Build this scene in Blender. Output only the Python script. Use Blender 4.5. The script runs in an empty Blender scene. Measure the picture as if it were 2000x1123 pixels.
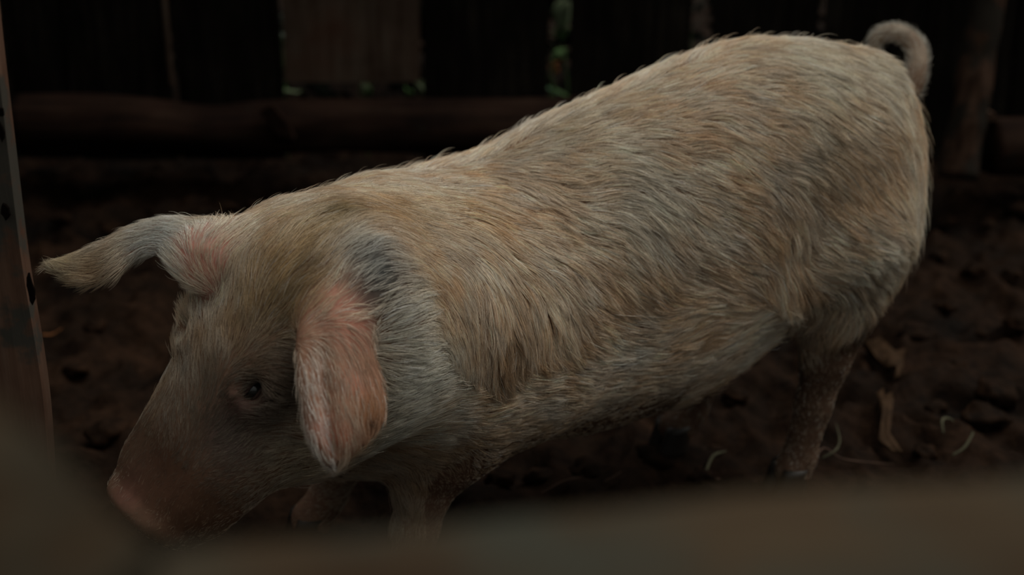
import bpy, bmesh, math, random
import numpy as np
from mathutils import Vector, Matrix, kdtree
from math import sin, cos, tan, radians, pi

random.seed(7)
rng = np.random.default_rng(7)
SC = bpy.context.scene
COL = SC.collection

# ------------------------------------------------------------------ camera
PITCH = radians(22.0)
CAM = np.array([0.0, 0.0, 0.95])
FPX = 2778.0
cam_data = bpy.data.cameras.new('camera')
cam = bpy.data.objects.new('camera', cam_data)
COL.objects.link(cam)
cam.location = CAM
cam.rotation_euler = (radians(90) - PITCH, 0, 0)
cam_data.sensor_width = 36.0
cam_data.lens = FPX / 2000 * 36.0
cam_data.clip_start = 0.02
cam_data.dof.use_dof = True
cam_data.dof.focus_distance = 1.42
cam_data.dof.aperture_fstop = 3.2
SC.camera = cam

# ------------------------------------------------------------------ world: heavy overcast, dark tree line low down
world = bpy.data.worlds.new('overcast')
SC.world = world
world.use_nodes = True
wn = world.node_tree
wn.nodes.clear()
w_out = wn.nodes.new('ShaderNodeOutputWorld')
w_bg = wn.nodes.new('ShaderNodeBackground')
w_tc = wn.nodes.new('ShaderNodeTexCoord')
w_sep = wn.nodes.new('ShaderNodeSeparateXYZ')
w_rmp = wn.nodes.new('ShaderNodeValToRGB')
w_rmp.color_ramp.elements[0].position = 0.0
w_rmp.color_ramp.elements[0].color = (0.012, 0.013, 0.010, 1)
w_rmp.color_ramp.elements[1].position = 1.0
w_rmp.color_ramp.elements[1].color = (0.51, 0.52, 0.50, 1)
e = w_rmp.color_ramp.elements.new(0.30)
e.color = (0.085, 0.090, 0.082, 1)
e = w_rmp.color_ramp.elements.new(0.60)
e.color = (0.29, 0.297, 0.28, 1)
wn.links.new(w_tc.outputs['Generated'], w_sep.inputs[0])
wn.links.new(w_sep.outputs['Z'], w_rmp.inputs[0])
wn.links.new(w_rmp.outputs[0], w_bg.inputs['Color'])
w_bg.inputs['Strength'].default_value = 0.95
wn.links.new(w_bg.outputs[0], w_out.inputs[0])

sun_d = bpy.data.lights.new('cloud_sun', 'SUN')
sun_d.energy = 1.42
sun_d.color = (1.0, 0.95, 0.87)
sun_d.angle = radians(55)
sun = bpy.data.objects.new('cloud_sun', sun_d)
COL.objects.link(sun)
SUN_FROM = Vector((0.60, 0.22, 1.0))       # high, from the right and a little behind the fence
sun.rotation_euler = SUN_FROM.to_track_quat('Z', 'Y').to_euler()
sun.location = (2, 1, 4)

SC.view_settings.view_transform = 'Standard'
SC.view_settings.look = 'None'
SC.view_settings.gamma = 1
SC.view_settings.use_curve_mapping = False
SC.view_settings.exposure = 0.05

# ------------------------------------------------------------------ helpers: frames, noise, tags
R_ = np.array([1.0, 0, 0])
V_ = np.array([0, cos(PITCH), -sin(PITCH)])
U_ = np.array([0, sin(PITCH), cos(PITCH)])


def P(u, v, w):
    return CAM + w * ((u - 1000) / FPX * R_ - (v - 561.5) / FPX * U_ + V_)


def proj(p):
    q = np.asarray(p) - CAM
    d = q @ V_
    return 1000 + FPX * (q @ R_) / d, 561.5 - FPX * (q @ U_) / d, d


def on_height(u, v, z):
    r = P(u, v, 1.0) - CAM
    return CAM + r * ((z - CAM[2]) / r[2])


def on_dist(u, v, y):
    r = P(u, v, 1.0) - CAM
    return CAM + r * (y / r[1])


_LAT = np.random.default_rng(99).random((64, 64, 64)).astype(np.float32)


def noise3(p, seed=0):
    p = np.asarray(p, dtype=np.float64) + seed * 17.31
    i = np.floor(p).astype(np.int64)
    f = p - i
    f = f * f * (3 - 2 * f)
    i &= 63
    j = (i + 1) & 63
    x0, y0, z0 = i[..., 0], i[..., 1], i[..., 2]
    x1, y1, z1 = j[..., 0], j[..., 1], j[..., 2]
    fx, fy, fz = f[..., 0], f[..., 1], f[..., 2]
    a = _LAT[x0, y0, z0] * (1 - fx) + _LAT[x1, y0, z0] * fx
    b = _LAT[x0, y1, z0] * (1 - fx) + _LAT[x1, y1, z0] * fx
    c = _LAT[x0, y0, z1] * (1 - fx) + _LAT[x1, y0, z1] * fx
    d = _LAT[x0, y1, z1] * (1 - fx) + _LAT[x1, y1, z1] * fx
    return ((a * (1 - fy) + b * fy) * (1 - fz) + (c * (1 - fy) + d * fy) * fz) * 2 - 1


def fbm(p, oct=4, seed=0):
    p = np.asarray(p, dtype=np.float64)
    s, a, t = 0, 1.0, 0
    for k in range(oct):
        s = s + a * noise3(p * 2 ** k, seed + k)
        t += a
        a *= 0.5
    return s / t


def tag(o, label=None, cat=None, group=None, kind=None):
    if label: o['label'] = label
    if cat: o['category'] = cat
    if group: o['group'] = group
    if kind: o['kind'] = kind
    return o


def link(name, data, parent=None):
    o = bpy.data.objects.new(name, data)
    COL.objects.link(o)
    if parent is not None:
        o.parent = parent
    return o


def mesh_obj(name, verts, faces, mat, parent=None, smooth=True):
    me = bpy.data.meshes.new(name)
    me.from_pydata([tuple(map(float, v)) for v in verts], [], [tuple(map(int, f)) for f in faces])
    me.materials.append(mat)
    if smooth:
        me.polygons.foreach_set('use_smooth', [True] * len(me.polygons))
    me.update()
    return link(name, me, parent)


def hermite(xs, ys, x):
    xs = np.asarray(xs, float); ys = np.asarray(ys, float)
    m = np.gradient(ys, xs)
    x = np.clip(x, xs[0], xs[-1])
    i = np.clip(np.searchsorted(xs, x, side='right') - 1, 0, len(xs) - 2)
    h = xs[i + 1] - xs[i]
    t = (x - xs[i]) / h
    return ((2 * t**3 - 3 * t**2 + 1) * ys[i] + (t**3 - 2 * t**2 + t) * h * m[i]
            + (-2 * t**3 + 3 * t**2) * ys[i + 1] + (t**3 - t**2) * h * m[i + 1])


# ------------------------------------------------------------------ helpers: materials
def new_mat(name):
    m = bpy.data.materials.new(name)
    m.use_nodes = True
    nt = m.node_tree
    b = nt.nodes['Principled BSDF']
    return m, nt, b


def noise_node(nt, scale, detail=5, vec=None, rough=0.6):
    n = nt.nodes.new('ShaderNodeTexNoise')
    n.inputs['Scale'].default_value = scale
    n.inputs['Detail'].default_value = detail
    n.inputs['Roughness'].default_value = rough
    if vec is not None:
        nt.links.new(vec, n.inputs['Vector'])
    return n


def ramp(nt, fac, stops):
    r = nt.nodes.new('ShaderNodeValToRGB')
    el = r.color_ramp.elements
    while len(el) < len(stops):
        el.new(0.5)
    for e_, (p_, c_) in zip(el, stops):
        e_.position = p_
        e_.color = (*c_, 1)
    nt.links.new(fac, r.inputs[0])
    return r


def mixrgb(nt, fac, a, b, mode='MIX'):
    m = nt.nodes.new('ShaderNodeMix')
    m.data_type = 'RGBA'
    m.blend_type = mode
    if isinstance(fac, float): m.inputs[0].default_value = fac
    else: nt.links.new(fac, m.inputs[0])
    for s, x in ((6, a), (7, b)):
        if isinstance(x, tuple): m.inputs[s].default_value = (*x, 1)
        else: nt.links.new(x, m.inputs[s])
    return m.outputs[2]


def bump(nt, b, h, strength, dist=0.004):
    n = nt.nodes.new('ShaderNodeBump')
    n.inputs['Strength'].default_value = strength
    n.inputs['Distance'].default_value = dist
    nt.links.new(h, n.inputs['Height'])
    nt.links.new(n.outputs[0], b.inputs['Normal'])


def wood_mat(name, c1, c2, c3, axis=2, patches=None, rough=0.85, patch_lo=0.52, patch_hi=0.6, patch_scale=9):
    """weathered wood: grain stretched along one object axis, optional worn paint / mud patches"""
    m, nt, b = new_mat(name)
    tc = nt.nodes.new('ShaderNodeTexCoord')
    oi = nt.nodes.new('ShaderNodeObjectInfo')
    add = nt.nodes.new('ShaderNodeVectorMath'); add.operation = 'ADD'
    sc = nt.nodes.new('ShaderNodeVectorMath'); sc.operation = 'SCALE'
    comb = nt.nodes.new('ShaderNodeCombineXYZ')
    for k in range(3): nt.links.new(oi.outputs['Random'], comb.inputs[k])
    nt.links.new(comb.outputs[0], sc.inputs[0]); sc.inputs['Scale'].default_value = 37.0
    nt.links.new(tc.outputs['Object'], add.inputs[0]); nt.links.new(sc.outputs[0], add.inputs[1])
    mp = nt.nodes.new('ShaderNodeMapping')
    s = [14.0, 14.0, 14.0]; s[axis] = 1.3
    mp.inputs['Scale'].default_value = s
    nt.links.new(add.outputs[0], mp.inputs[0])
    g = noise_node(nt, 4.0, 6, mp.outputs[0])
    big = noise_node(nt, 5.0, 4, add.outputs[0])
    r1 = ramp(nt, g.outputs[0], [(0.3, c1), (0.52, c2), (0.72, c3)])
    r2 = ramp(nt, big.outputs[0], [(0.35, (0.55, 0.5, 0.48)), (0.65, (1.15, 1.1, 1.05))])
    col = mixrgb(nt, 1.0, r1.outputs[0], r2.outputs[0], 'MULTIPLY')
    if patches:
        pn = noise_node(nt, float(patch_scale), 5, add.outputs[0])
        pr = ramp(nt, pn.outputs[0], [(patch_lo, (0, 0, 0)), (patch_hi, (1, 1, 1))])
        col = mixrgb(nt, pr.outputs[0], col, patches)
    nt.links.new(col, b.inputs['Base Color'])
    b.inputs['Roughness'].default_value = rough
    b.inputs['Specular IOR Level'].default_value = 0.08
    bump(nt, b, g.outputs[0], 0.6, 0.003)
    return m


# ------------------------------------------------------------------ the pig's frames
PSI = radians(27)
H = np.array([-cos(PSI), -sin(PSI), 0])            # rump -> head
T = np.array([sin(PSI), -cos(PSI), 0])             # towards the pig's left flank (near side)
Z = np.array([0, 0, 1.0])
B0 = np.array([0.512, 1.8085, 0.0])                  # ground point under the rump end


def st(p):
    q = p - B0
    return q @ H, q @ T, p[..., 2]


def at(s, t, z):
    return B0 + H * s + T * t + Z * z


def on_lat(u, v, t):
    """where the line of sight meets the plane `t` metres off the pig's midline"""
    r = P(u, v, 1.0) - CAM
    k = (t - (CAM - B0) @ T) / (r @ T)
    return CAM + r * k


# head frame (f: to the snout, l: to its left, n: out of the forehead), given in camera axes
def camvec(x, y, z):
    a = R_ * x + U_ * y - V_ * z
    return a / np.linalg.norm(a)


HF = camvec(-0.61, -0.79, 0.06)
HL = camvec(0.68, -0.47, 0.57)
HL = HL - HF * (HL @ HF); HL /= np.linalg.norm(HL)
HU = np.cross(HF, HL)
HO = P(526, 525, 1.325)


def hd(f, l, n):
    return HO + HF * f + HL * l + HU * n


# ------------------------------------------------------------------ trunk profile, fitted to the outline
TS = np.array([0.0, 0.02, 0.05, 0.10, 0.17, 0.25, 0.34, 0.43, 0.52, 0.60, 0.68, 0.76, 0.82])
TOP = np.array([0.40, 0.47, 0.51, 0.56, 0.59, 0.59, 0.57, 0.55, 0.53, 0.51, 0.49, 0.47, 0.45])
BOT = np.array([0.36, 0.30, 0.27, 0.26, 0.26, 0.23, 0.20, 0.18, 0.17, 0.17, 0.18, 0.20, 0.24])
WID = np.array([0.03, 0.065, 0.094, 0.118, 0.130, 0.140, 0.145, 0.146, 0.144, 0.143, 0.140, 0.128, 0.100])
TT_U = [560, 640, 720, 800, 880, 960, 1050, 1150, 1250, 1350, 1430, 1500, 1580, 1660, 1730, 1790, 1812, 1822]
TT_V = [440, 398, 378, 362, 334, 292, 244, 200, 154, 108, 86, 77, 82, 97, 118, 160, 215, 300]
TB_U = [760, 860, 940, 980, 1080, 1180, 1260, 1340, 1420, 1480, 1530, 1570, 1640, 1700, 1760, 1800, 1822]
TB_V = [930, 885, 872, 862, 855, 838, 808, 772, 722, 664, 605, 560, 560, 560, 510, 420, 320]
th = np.linspace(0, 2 * pi, 72, endpoint=False)
for it in range(14):
    for i, s in enumerate(TS):
        if s < 0.03: continue
        zc, a = (TOP[i] + BOT[i]) / 2, (TOP[i] - BOT[i]) / 2
        ring = np.array([at(s, WID[i] * cos(q), zc + a * sin(q)) for q in th])
        u, v, d = proj(ring)
        kt, kb = np.argmin(v), np.argmax(v)
        TOP[i] += -(np.interp(u[kt], TT_U, TT_V) - v[kt]) * d[kt] / FPX * 0.8
        BOT[i] += -(np.interp(u[kb], TB_U, TB_V) - v[kb]) * d[kb] / FPX * 0.8
TOP[-1] = TOP[-4] - 0.06; TOP[-2] = TOP[-4] - 0.025; TOP[-3] = min(TOP[-3], TOP[-4] - 0.004)
TOP[1] = TOP[2] - 0.045; TOP[0] = TOP[2] - 0.12
BOT[1] = max(BOT[2] + 0.02, 0.28); BOT[0] = TOP[0] - 0.06
print('TOP', TOP.round(3)); print('BOT', BOT.round(3))

# ------------------------------------------------------------------ implicit body -> one continuous mesh
STEP = 0.0046
GMIN = np.array([-0.60, 0.98, -0.02])
GMAX = np.array([0.68, 2.06, 0.72])
N = np.ceil((GMAX - GMIN) / STEP).astype(int) + 1
D = np.full(N, 0.2, dtype=np.float32)


def region(lo, hi):
    a = np.clip(np.floor((lo - GMIN) / STEP).astype(int), 0, N - 1)
    b = np.clip(np.ceil((hi - GMIN) / STEP).astype(int) + 1, 1, N)
    ax = [GMIN[k] + STEP * np.arange(a[k], b[k]) for k in range(3)]
    g = np.stack(np.meshgrid(*ax, indexing='ij'), -1)
    return (slice(a[0], b[0]), slice(a[1], b[1]), slice(a[2], b[2])), g


def merge(sl, d, k, carve=False):
    cur = D[sl]
    if carve:
        d = -d
        h = np.clip(0.5 - 0.5 * (cur - d) / k, 0, 1)
        D[sl] = cur * (1 - h) + d * h + k * h * (1 - h)
        return
    h = np.clip(0.5 + 0.5 * (cur - d) / k, 0, 1)
    D[sl] = cur * (1 - h) + d * h - k * h * (1 - h)


def gen_cyl(org, ax, lat, up, xs, top, bot, wid, k, pw=2.0):
    """generalised cylinder: an ellipse at each station along ax"""
    xs, top, bot, wid = map(lambda q: np.asarray(q, float), (xs, top, bot, wid))
    pts = []
    for x, a, b, w in zip(xs, top, bot, wid):
        for l in (-w, w):
            for n in (a, b):
                pts.append(org + ax * x + lat * l + up * n)
    pts = np.array(pts)
    sl, g = region(pts.min(0) - 0.05, pts.max(0) + 0.05)
    q = g - org
    x, l, n = q @ ax, q @ lat, q @ up
    xc = np.clip(x, xs[0], xs[-1])
    t_, b_, w_ = hermite(xs, top, xc), hermite(xs, bot, xc), hermite(xs, wid, xc)
    c, a = (t_ + b_) / 2, np.maximum((t_ - b_) / 2, 0.004)
    w_ = np.maximum(w_, 0.004)
    r = (np.abs((n - c) / a) ** pw + np.abs(l / w_) ** pw) ** (1 / pw)
    d = (r - 1) * np.minimum(a, w_)
    over = np.abs(x - xc)
    d = np.where(over > 0, np.sqrt(np.maximum(d, 0) ** 2 + over ** 2) + np.minimum(d, 0) * 0, d)
    merge(sl, d.astype(np.float32), k)


def capsule(p0, p1, r0, r1, k, carve=False):
    p0, p1 = np.asarray(p0, float), np.asarray(p1, float)
    m = max(r0, r1) + 0.05
    sl, g = region(np.minimum(p0, p1) - m, np.maximum(p0, p1) + m)
    ab = p1 - p0
    t = np.clip(((g - p0) @ ab) / max(ab @ ab, 1e-9), 0, 1)
    d = np.linalg.norm(g - (p0 + t[..., None] * ab), axis=-1) - (r0 + (r1 - r0) * t)
    merge(sl, d.astype(np.float32), k, carve)


def ellip(c, axes, rad, k, carve=False):
    c = np.asarray(c, float)
    rad = np.asarray(rad, float)
    m = rad.max() + 0.05
    sl, g = region(c - m, c + m)
    q = np.stack([(g - c) @ np.asarray(a) for a in axes], -1)
    k0 = np.linalg.norm(q / rad, axis=-1)
    k1 = np.linalg.norm(q / rad ** 2, axis=-1)
    d = k0 * (k0 - 1) / np.maximum(k1, 1e-6)
    merge(sl, d.astype(np.float32), k, carve)


def sheet(pts, thick, k):
    """thin leaf given as a dense grid of points with a thickness at each"""
    pts = np.asarray(pts).reshape(-1, 3); thick = np.asarray(thick).reshape(-1)
    kd = kdtree.KDTree(len(pts))
    for i, p in enumerate(pts): kd.insert(p, i)
    kd.balance()
    sl, g = region(pts.min(0) - 0.025, pts.max(0) + 0.025)
    sh = g.shape[:3]
    flat = g.reshape(-1, 3)
    # only cells close to the sheet
    d = np.full(len(flat), 0.2)
    cells = np.unique(np.floor((pts - GMIN) / 0.02).astype(int), axis=0)
    near = set()
    for c in cells:
        for dx in (-1, 0, 1):
            for dy in (-1, 0, 1):
                for dz in (-1, 0, 1):
                    near.add((c[0] + dx, c[1] + dy, c[2] + dz))
    key = np.floor((flat - GMIN) / 0.02).astype(int)
    code = key[:, 0] * 1000000 + key[:, 1] * 1000 + key[:, 2]
    nc = np.array([a * 1000000 + b * 1000 + c for a, b, c in near])
    idx = np.nonzero(np.isin(code, nc))[0]
    for i in idx:
        co, j, dist = kd.find(flat[i])
        d[i] = dist - thick[j]
    merge(sl, d.reshape(sh).astype(np.float32), k)


# trunk
gen_cyl(B0, H, T, Z, TS, TOP, BOT, WID, 0.02, 2.15)
# neck and head
def mid_top(s): return float(np.interp(s, TS, TOP))
neck_a = at(0.70, 0, 0.34)
capsule(at(0.68, 0, mid_top(0.68) - 0.140), hd(-0.03, 0, -0.094), 0.118, 0.084, 0.08)
capsule(at(0.66, 0, 0.30), hd(0.02, 0, -0.115), 0.120, 0.080, 0.08)
HX = [-0.075, -0.05, -0.02, 0.02, 0.06, 0.10, 0.14, 0.18, 0.22, 0.255, 0.275]
HX = [x * 0.93 for x in HX]
HT = [-0.045, -0.020, -0.004, 0.0, -0.004, -0.010, -0.022, -0.034, -0.042, -0.043, -0.046]
HB = [-0.14, -0.165, -0.182, -0.195, -0.200, -0.192, -0.172, -0.152, -0.134, -0.124, -0.118]
HW = [0.055, 0.078, 0.088, 0.092, 0.088, 0.080, 0.080, 0.075, 0.069, 0.063, 0.058]
gen_cyl(HO, HF, HL, HU, HX, HT, HB, HW, 0.035, 2.2)
for sgn in (1, -1):
    capsule(hd(-0.01, sgn * 0.035, -0.120), at(0.62, sgn * 0.045, 0.31), 0.062, 0.092, 0.08)
for sgn in (1, -1):
    capsule(hd(0.03, sgn * 0.062, -0.085), hd(0.215, sgn * 0.040, -0.085), 0.046, 0.030, 0.02)
# jowls, brows, snout disc
for sgn in (1, -1):
    ellip(hd(0.050, sgn * 0.058, -0.135), (HF, HL, HU), (0.095, 0.050, 0.068), 0.04)
    ellip(hd(0.075, sgn * 0.056, -0.030), (HF, HL, HU), (0.040, 0.022, 0.018), 0.03)
ellip(hd(0.262, 0, -0.080), (HF, HL, HU), (0.012, 0.052, 0.044), 0.012)
for sgn in (1, -1):
    capsule(hd(0.285, sgn * 0.015, -0.080), hd(0.255, sgn * 0.015, -0.080), 0.0065, 0.005, 0.004, carve=True)
capsule(hd(0.245, -0.035, -0.115), hd(0.16, -0.066, -0.118), 0.004, 0.002, 0.006, carve=True)
capsule(hd(0.245, 0.035, -0.115), hd(0.16, 0.066, -0.118), 0.004, 0.002, 0.006, carve=True)
# eye sockets
EYE = {}
EOUT = {}
for sgn in (1, -1):
    EO = HL * sgn * 0.55 + HU * 0.83
    EV = HL * sgn * 0.83 - HU * 0.55
    ec_ = hd(0.098, sgn * 0.052, -0.028)
    EYE[sgn] = ec_ - EO * 0.0065
    EOUT[sgn] = EO
    capsule(ec_ + EO * 0.016, ec_ - EO * 0.002, 0.0125, 0.010, 0.010, carve=True)
    capsule(ec_ - EV * 0.0125 - HF * 0.012 + EO * 0.001, ec_ - EV * 0.0105 + HF * 0.014 + EO * 0.001, 0.0055, 0.0045, 0.008)
    capsule(ec_ + EV * 0.0125 - HF * 0.010, ec_ + EV * 0.0095 + HF * 0.015, 0.0050, 0.0040, 0.008)

# shoulders, haunches, legs
def leg(joints, rads, ks):
    for i in range(len(joints) - 1):
        capsule(joints[i], joints[i + 1], rads[i], rads[i + 1], ks[i])

for sgn in (1, -1):
    def X(s, t, z): return at(s, sgn * t, z)
    ellip(X(0.64, 0.076, 0.305), (H, T, Z), (0.11, 0.066, 0.115), 0.06)
    ellip(X(0.165, 0.070, 0.36), (H, T, Z), (0.110, 0.060, 0.13), 0.05)

NL = 0.085
elb = on_lat(874, 848, NL)
near_front = [on_lat(850, 770, NL), elb, on_lat(826, 960, NL), on_lat(812, 1030, NL), on_lat(806, 1085, NL)]
ff = near_front[-1].copy(); ff[2] = 0.030; ff += H * 0.012
near_front.append(ff)
near_front_r = [0.072, 0.046, 0.029, 0.026, 0.0215, 0.026]
leg(near_front, near_front_r, [0.05, 0.035, 0.015, 0.012, 0.01])
near_hind = [on_lat(1640, 470, NL), on_lat(1636, 590, NL), on_lat(1612, 700, NL), on_lat(1588, 790, NL), on_lat(1562, 890, NL)]
hf = near_hind[-1].copy(); hf[2] = 0.030; hf += H * 0.010
near_hind.append(hf)
near_hind_r = [0.075, 0.045, 0.030, 0.0225, 0.021, 0.025]
leg(near_hind, near_hind_r, [0.05, 0.03, 0.015, 0.012, 0.01])
print('near front foot', near_front[-1], 'near hind foot', near_hind[-1], [q.round(3) for q in near_hind])


def mirror(p, shift=0.0):
    s, t, z = st(np.asarray(p))
    return at(s + shift, -t, z)


far_front = [mirror(q, 0.05 * i / 5) for i, q in enumerate(near_front)]
far_hind = [mirror(q, 0.07 * i / 5) for i, q in enumerate(near_hind)]
leg(far_front, near_front_r, [0.05, 0.035, 0.015, 0.012, 0.01])
leg(far_hind, near_hind_r, [0.05, 0.03, 0.015, 0.012, 0.01])
capsule(hd(0.00, 0.045, -0.165), at(0.68, 0.065, 0.270), 0.055, 0.072, 0.05)
capsule(hd(0.00, -0.045, -0.165), at(0.68, -0.065, 0.270), 0.055, 0.072, 0.05)
# flank fold between belly and thigh
capsule(on_lat(1500, 560, 0.10), on_lat(1585, 520, 0.10), 0.03, 0.03, 0.04)


# ears: leaf shapes between two edge curves
def leaf(edge_a, edge_b, bulge_dir, bulge, th0, th1, na=90, nb=46, folds=()):
    ea = np.array([P(*q) for q in edge_a]); eb = np.array([P(*q) for q in edge_b])
    t = np.linspace(0, 1, na)
    def samp(e_):
        x = np.linspace(0, 1, len(e_))
        return np.stack([hermite(x, e_[:, k], t) for k in range(3)], -1)
    a, b = samp(ea), samp(eb)
    s = np.linspace(0, 1, nb)
    g = a[:, None] * (1 - s)[None, :, None] + b[:, None] * s[None, :, None]
    w = np.linalg.norm(b - a, axis=1)
    g = g + bulge_dir * (np.sin(s * pi)[None, :, None] * (w * bulge)[:, None, None])
    env = np.sin(np.clip(t * 1.25, 0, 1) * pi * 0.5)[:, None, None]
    for (c_, sg, am) in folds:
        g = g + bulge_dir * env * (np.exp(-((s - c_ - 0.12 * 0) / sg) ** 2)[None, :, None] * am)
    thick = (th0 + (th1 - th0) * t)[:, None] * (0.75 + 0.25 * np.sin(s * pi))[None, :]
    return g, thick


near_ear_g, near_ear_t = leaf(
    [(650, 560, 1.345), (596, 652, 1.268), (590, 720, 1.245), (596, 790, 1.235), (608, 850, 1.232), (634, 893, 1.236), (650, 906, 1.240)],
    [(682, 548, 1.350), (702, 625, 1.298), (722, 690, 1.285), (742, 760, 1.268), (742, 820, 1.254), (700, 872, 1.244), (652, 906, 1.241)],
    -V_, 0.13, 0.0090, 0.0045, folds=((0.10, 0.09, 0.009), (0.28, 0.10, -0.004), (0.50, 0.10, 0.0065), (0.72, 0.12, -0.004)))
sheet(near_ear_g, near_ear_t, 0.010)
far_ear_g, far_ear_t = leaf(
    [(455, 462, 1.37), (400, 445, 1.372), (335, 434, 1.380), (270, 446, 1.392), (210, 474, 1.400), (150, 502, 1.405), (98, 520, 1.402)],
    [(395, 560, 1.345), (352, 520, 1.350), (320, 492, 1.365), (268, 500, 1.375), (215, 540, 1.375), (150, 552, 1.385), (100, 524, 1.400)],
    -V_ * 0.5 + U_ * 0.6, 0.14, 0.0085, 0.0045)
sheet(far_ear_g, far_ear_t, 0.012)
# ear roots
capsule(hd(-0.045, 0.060, -0.045), P(650, 610, 1.300), 0.034, 0.024, 0.04)
capsule(hd(-0.025, -0.055, -0.045), P(415, 500, 1.362), 0.028, 0.024, 0.03)

# curled tail
tq = []
TW = 1.93
for (u, v, dw) in [(1778, 172, 0.0), (1792, 130, 0.0), (1788, 92, 0.005), (1766, 68, 0.012), (1736, 62, 0.018), (1712, 76, 0.024),
                   (1708, 98, 0.028), (1722, 116, 0.026)]:
    tq.append(P(u, v, TW + dw))
tr = [0.015, 0.0115, 0.0105, 0.0095, 0.0085, 0.0075, 0.006, 0.0045]
xs = np.linspace(0, 1, len(tq)); tqa = np.array(tq)
tt = np.linspace(0, 1, 26)
tl = np.stack([hermite(xs, tqa[:, k], tt) for k in range(3)], -1)
trr = np.interp(tt, xs, tr)
for i in range(25):
    capsule(tl[i], tl[i + 1], trr[i], trr[i + 1], 0.006)


def surface_nets(Dg):
    sgn_ = Dg < 0
    nx, ny, nz = Dg.shape
    cs = (nx - 1, ny - 1, nz - 1)
    acc = np.zeros(cs + (3,), np.float32)
    cnt = np.zeros(cs, np.float32)
    corner = [(i, j, k) for i in (0, 1) for j in (0, 1) for k in (0, 1)]
    def sub(A, c): return A[c[0]:c[0] + cs[0], c[1]:c[1] + cs[1], c[2]:c[2] + cs[2]]
    for a in corner:
        for ax_ in range(3):
            if a[ax_]: continue
            b = list(a); b[ax_] = 1; b = tuple(b)
            va, vb = sub(Dg, a), sub(Dg, b)
            m = sub(sgn_, a) != sub(sgn_, b)
            t = va[m] / (va[m] - vb[m])
            pos = np.tile(np.array(a, np.float32), (len(t), 1))
            pos[:, ax_] += t
            acc[m] += pos
            cnt[m] += 1
    ids = np.full(cs, -1, np.int64)
    act = cnt > 0
    ids[act] = np.arange(act.sum())
    base = np.argwhere(act)
    verts = (base + acc[act] / cnt[act][:, None]) * STEP + GMIN
    faces = []
    for ax_ in range(3):
        o1, o2 = (ax_ + 1) % 3, (ax_ + 2) % 3
        sl0 = [slice(1, -1)] * 3; sl1 = [slice(1, -1)] * 3
        sl0[ax_] = slice(0, Dg.shape[ax_] - 1); sl1[ax_] = slice(1, Dg.shape[ax_])
        A, B = sgn_[tuple(sl0)], sgn_[tuple(sl1)]
        for flip, m in ((False, A & ~B), (True, ~A & B)):
            q = np.argwhere(m)
            off = np.ones(3, int); off[ax_] = 0
            q = q + off
            def cell(d1, d2):
                c = q.copy(); c[:, o1] += d1; c[:, o2] += d2
                return ids[c[:, 0], c[:, 1], c[:, 2]]
            f = np.stack([cell(-1, -1), cell(0, -1), cell(0, 0), cell(-1, 0)], 1)
            if flip: f = f[:, ::-1]
            faces.append(f)
    return verts, np.concatenate(faces)


bv, bf = surface_nets(D)
print('pig mesh', bv.shape, bf.shape)
# light smoothing (neighbour average), ears kept thin by few rounds
ed = np.concatenate([bf[:, [0, 1]], bf[:, [1, 2]], bf[:, [2, 3]], bf[:, [3, 0]]])
def neigh_avg(v):
    s = np.zeros_like(v); c = np.zeros(len(v))
    for k in range(3):
        s[:, k] = np.bincount(ed[:, 0], v[ed[:, 1], k], len(v)) + np.bincount(ed[:, 1], v[ed[:, 0], k], len(v))
    c = np.bincount(ed[:, 0], minlength=len(v)) + np.bincount(ed[:, 1], minlength=len(v))
    return s / c[:, None]
for r_ in range(4):
    bv = bv + 0.55 * (neigh_avg(bv) - bv)
    bv = bv - 0.50 * (neigh_avg(bv) - bv)
# SCENE_REST
def vnormals(v, f):
    n = np.cross(v[f[:, 2]] - v[f[:, 0]], v[f[:, 3]] - v[f[:, 1]])
    o = np.zeros_like(v)
    for k in range(3):
        for j in range(4):
            o[:, k] += np.bincount(f[:, j], n[:, k], len(v))
    return o / np.maximum(np.linalg.norm(o, axis=1), 1e-12)[:, None]


bn = vnormals(bv, bf)


kdv = kdtree.KDTree(len(bv))
for i, p in enumerate(bv): kdv.insert(p, i)
kdv.balance()
bpu, bpv, bpd = proj(bv)


def pick(u, v):
    """nearest body point on the line of sight"""
    m = np.nonzero((np.abs(bpu - u) < 9) & (np.abs(bpv - v) < 9))[0]
    if len(m) == 0:
        return P(u, v, 1.5)
    return bv[m[np.argmin(bpd[m])]]


ear_pts = []
ear_dir = []
ear_a = []
ear_which = []
ear_b = []
for wi, g in enumerate((near_ear_g, far_ear_g)):
    d_ = np.gradient(g, axis=0)
    d_ /= np.maximum(np.linalg.norm(d_, axis=-1, keepdims=True), 1e-9)
    for i in range(0, g.shape[0], 2):
        for j in range(0, g.shape[1], 2):
            ear_pts.append(g[i, j]); ear_dir.append(d_[i, j]); ear_a.append(i / (g.shape[0] - 1)); ear_which.append(wi); ear_b.append(j / (g.shape[1] - 1))
ear_dir = np.array(ear_dir); ear_a = np.array(ear_a); ear_which = np.array(ear_which); ear_b = np.array(ear_b)
kde = kdtree.KDTree(len(ear_pts))
for i, p in enumerate(ear_pts): kde.insert(p, i)
kde.balance()


def ear_query(p):
    idx = np.zeros(len(p), int); dist = np.full(len(p), 9.0)
    s_, t_, z_ = st(p)
    m = np.nonzero((s_ > 0.62))[0]
    for i in m:
        co, j, dd = kde.find(p[i])
        idx[i] = j; dist[i] = dd
    return idx, dist


tail_pts = tl


def tail_dist(p):
    d = np.linalg.norm(p[:, None, :] - tail_pts[None, :, :], axis=-1)
    return d.min(1), d.argmin(1)


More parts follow.
